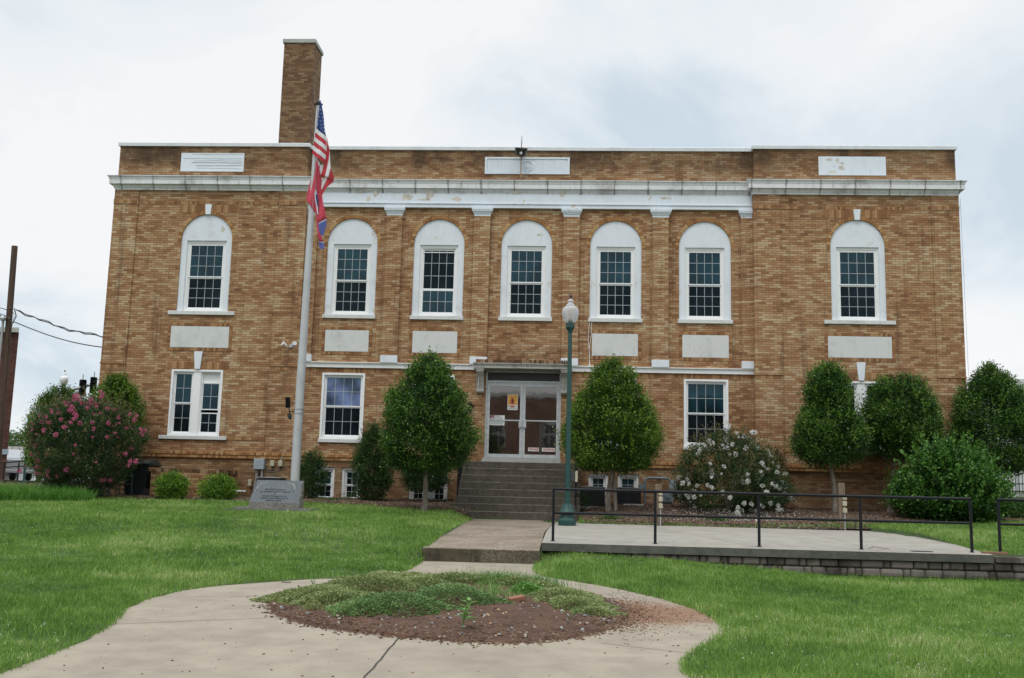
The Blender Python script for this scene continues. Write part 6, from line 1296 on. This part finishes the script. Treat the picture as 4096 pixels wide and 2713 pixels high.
# gabled grey kiosk roof and blue bird house beyond
e = empty('gabled_shed', (-41.1, 45, -.42), 'small grey gabled shed beyond the pickup truck', 'shed')
q = MB(); q.prism([(-1.15,.0),(1.15,.0),(1.15,1.3),(0,2.9),(-1.15,1.3)], -.9, .9, axis='x'); o = q.build('walls', M['cream'], e)
q = MB()
for s_ in (-1, 1): q.add([(-1.1, s_*1.35, 1.05), (1.3, s_*1.35, 1.05), (1.0, 0, 2.98), (-.9, 0, 2.98), (-1.1, s_*1.35, .97), (1.3, s_*1.35, .97), (1.0, 0, 2.90), (-.9, 0, 2.90)], [(0,1,2,3),(7,6,5,4),(0,4,5,1),(1,5,6,2),(3,2,6,7),(0,3,7,4)])
rf = q.build('roof', plain('grey_seamed_roof', (.30, .29, .27), .6), e); q = MB()
for k in range(5): x = -.9+k*.5; q.add([(x*1.1, -1.36, 1.07), (x*1.1+.03, -1.36, 1.07), (x*.9+.03, 0, 3.0), (x*.9, 0, 3.0)], [(0,1,2,3)])
q.build('seams', M['dark_panel'], rf)
# railings, left background
e = empty('pipe_railing', (-23.4, 12, -.1), 'black railing crossing in front of the silver pickup truck', 'railing', 'black railings in the left background')
q = MB(); q.tube([(-26,12,.72),(-23.45,12,.75),(-21.5,12,.92)], .03, 6); q.tube([(-26,12,.50),(-23.45,12,.55),(-21.5,12,.72)], .026, 6); world_child(q.build('rails', M['black'], None), e)
for x, y in ((-24.9,12),(-23.42,12),(-22.8,12),(-21.6,12)): q = MB(); q.tube([(x,y,-.3),(x,y,.76)], .03, 6); world_child(q.build('post', M['black'], None), e)
q = MB(); q.box(-60, -17.6, 26, 60, -.2, .05); o = q.build('far_road', concrete_mat('asphalt', (.07,.07,.075)), None); tag(o, kind='structure')
# traffic lights
def signal(x, y, z, label, yaw=0, arm=None, arml=0):
    e = empty('traffic_light', (x, y, z), label, 'traffic light', rz=yaw); q = MB(); q.cbox(-.17,.17,-.12,.12,-.45,.45,.03); q.build('housing', M['black'], e)
    for k in (-1, 0, 1): q = MB(); q.lathe([(.13,-.12),(.15,-.14),(.15,-.32),(.14,-.32),(.12,-.14)], 0, k*.28, 14, axis='y'); q.build('visor', M['black'], e)
    q = MB(); q.tube([(0,.1,-.6),(0,.1,.75)], .03, 6)
    if arm: q.tube([(0,.12,.1), (arml, .12, arm)], .09, 8)
    q.build('mounting', M['galv'], e); return e
signal(-26.75, 25, 5.15, 'left one of two traffic lights above the left holly', R_(35)); signal(-26.15, 25, 5.3, 'right one of two traffic lights beside the left corner of the building', R_(20), -.30, -1.1)
signal(22.5, 25, 6.0, 'traffic light seen over the large holly at the right edge', R_(-70))
e = empty('signal_pole', (22.98, 25, .5), 'thin grey steel pole behind the traffic light at the right edge', 'pole'); q = MB(); q.tube([(0,0,0),(0,0,6.1)], .05, 8); q.tube([(-.5,0,5.95),(0,0,5.98)], .025, 5); q.build('shaft', M['galv'], e)
e = empty('metal_awning_building', (27, 26, .6), 'building with a dark metal awning cut off at the right edge of the view', 'building')
q = MB(); q.box(23.55, 34, 26, 36, .6, 6.65); world_child(q.build('wall', M['cream'], None), e); q = MB(); q.add([(23.1,24.4,5.35),(34,24.4,5.35),(34,26,6.1),(23.45,26,6.1),(23.1,24.4,5.1),(34,24.4,5.1),(34,26,5.1),(23.45,26,5.1)], [(0,1,2,3),(7,6,5,4),(0,4,5,1),(0,3,7,4),(3,2,6,7)]); world_child(q.build('awning', M['dark_metal'], None), e)
# picket fence at the right
e = empty('picket_fence', (15, 8, .3), 'black iron picket fence behind the large holly on the right', 'fence')
fx0, fx1, fz = 13.0, 19.0, .38
q = MB(); q.tube([(fx0,8,fz+.12),(fx1,8,fz+.12)], .02, 5); q.tube([(fx0,8,fz+1.35),(fx1,8,fz+1.35)], .02, 5); q.tube([(fx0,8,fz+.38),(fx1,8,fz+.38)], .02, 5); world_child(q.build('rails', M['black'], None), e)
q = MB()
for k in range(50): x = fx0+k*.12; q.box(x-.009, x+.009, 7.99, 8.01, fz+.0, fz+1.45)
world_child(q.build('pickets', M['black'], None), e)
for k in range(4): x = fx0+k*2.0; q = MB(); q.box(x-.035, x+.035, 7.965, 8.035, fz-.3, fz+1.5); world_child(q.build('post', M['black'], None), e)
q = MB(); q.box(fx0, fx1, 7.9, 8.1, -.3, fz+.02); tag(q.build('low_kerb_wall', M['capstone'], None), 'low grey concrete kerb under the black picket fence', 'wall')
e = empty('utility_pole', (24.1, 30, .6), 'brown utility pole seen through the picket fence on the right', 'utility pole'); q = MB(); q.tube([(0,0,0),(0,0,3.4)], [.13,.12], 10); q.build('pole', M['upole'], e)
e = empty('white_building', (31, 52, .8), 'low white building far behind the picket fence on the right', 'building'); q = MB(); q.box(24, 36, 50, 60, .5, 4.4); world_child(q.build('wall', M['white'], None), e); q = MB(); q.box(23.8, 36.2, 49.8, 60.2, 4.4, 4.6); world_child(q.build('roof', M['galv'], None), e)
q = MB(); q.box(31.5, 32.3, 49.95, 50, 2.6, 3.0); q.box(31.5, 32.3, 49.95, 50, 1.9, 2.2); world_child(q.build('green_sign', plain('green_sign', (.02,.2,.1), .5), None), e)
# far trees
def far_tree(x, y, z0, prof, label, seed, mat='far_leaf', n=260, size=.22, grp='trees in the distance'):
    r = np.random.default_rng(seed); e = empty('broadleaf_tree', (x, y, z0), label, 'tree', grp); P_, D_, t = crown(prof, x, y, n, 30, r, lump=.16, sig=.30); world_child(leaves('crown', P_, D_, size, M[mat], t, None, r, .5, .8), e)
    q = MB(); q.tube([(x,y,z0-.3),(x,y,prof[0][0]+1)], [.25,.18], 8); world_child(q.build('trunk', M['bark'], None), e)
far_tree(-47.2, 60, 0, [(.6,1.2),(1.5,2.6),(3.0,2.9),(4.2,2.0),(5.2,.5)], 'distant light green tree left of the pink shrub', 51)
far_tree(-51.8, 62, 0, [(.6,1.2),(1.5,2.6),(2.8,2.9),(3.6,2.0),(4.4,.5)], 'distant tree behind the utility pole', 52)
far_tree(-43.5, 58, 0, [(.6,1.2),(1.5,2.4),(2.4,2.6),(3.2,1.8),(3.8,.5)], 'distant low tree behind the left holly', 53)
far_tree(26.6, 38, .9, [(1.0,1.0),(1.8,1.6),(2.8,1.7),(3.4,1.2),(4.0,.4)], 'dark tree behind the picket fence at the right edge', 54, 'holly', 260, .14)
# the building across the street, mirrored in the door and window glass
e = empty('brick_storefront', (0, -62, -2), 'red brick building across the street mirrored in the glass of the entrance door', 'building')
q = MB(); q.box(-24, 22, -70, -62, -2.4, 8.6); world_child(q.build('wall', M['street_brick'], None), e)
q = MB(); q.box(-24.2, 22.2, -70.2, -61.9, 8.6, 8.95); q.box(-24, 22, -61.995, -61.93, 2.3, 2.6); world_child(q.build('cornice', M['white'], None), e)
for k in range(18):
    x = -22.5+(k % 9)*5; dz = 0 if k < 9 else 5.0
    q = MB(); q.box(x, x+1.7, -61.99, -61.94, -1.0+dz, 1.5+dz); w_ = q.build('window', M['white'], None); world_child(w_, e)
    q = MB(); [q.box(x+.1+i*.52, x+.55+i*.52, -61.935, -61.925, -.9+j*1.15+dz, .1+j*1.15+dz) for i in range(3) for j in range(2)]; o = q.build('pane', M['glass'], None); o.parent = w_
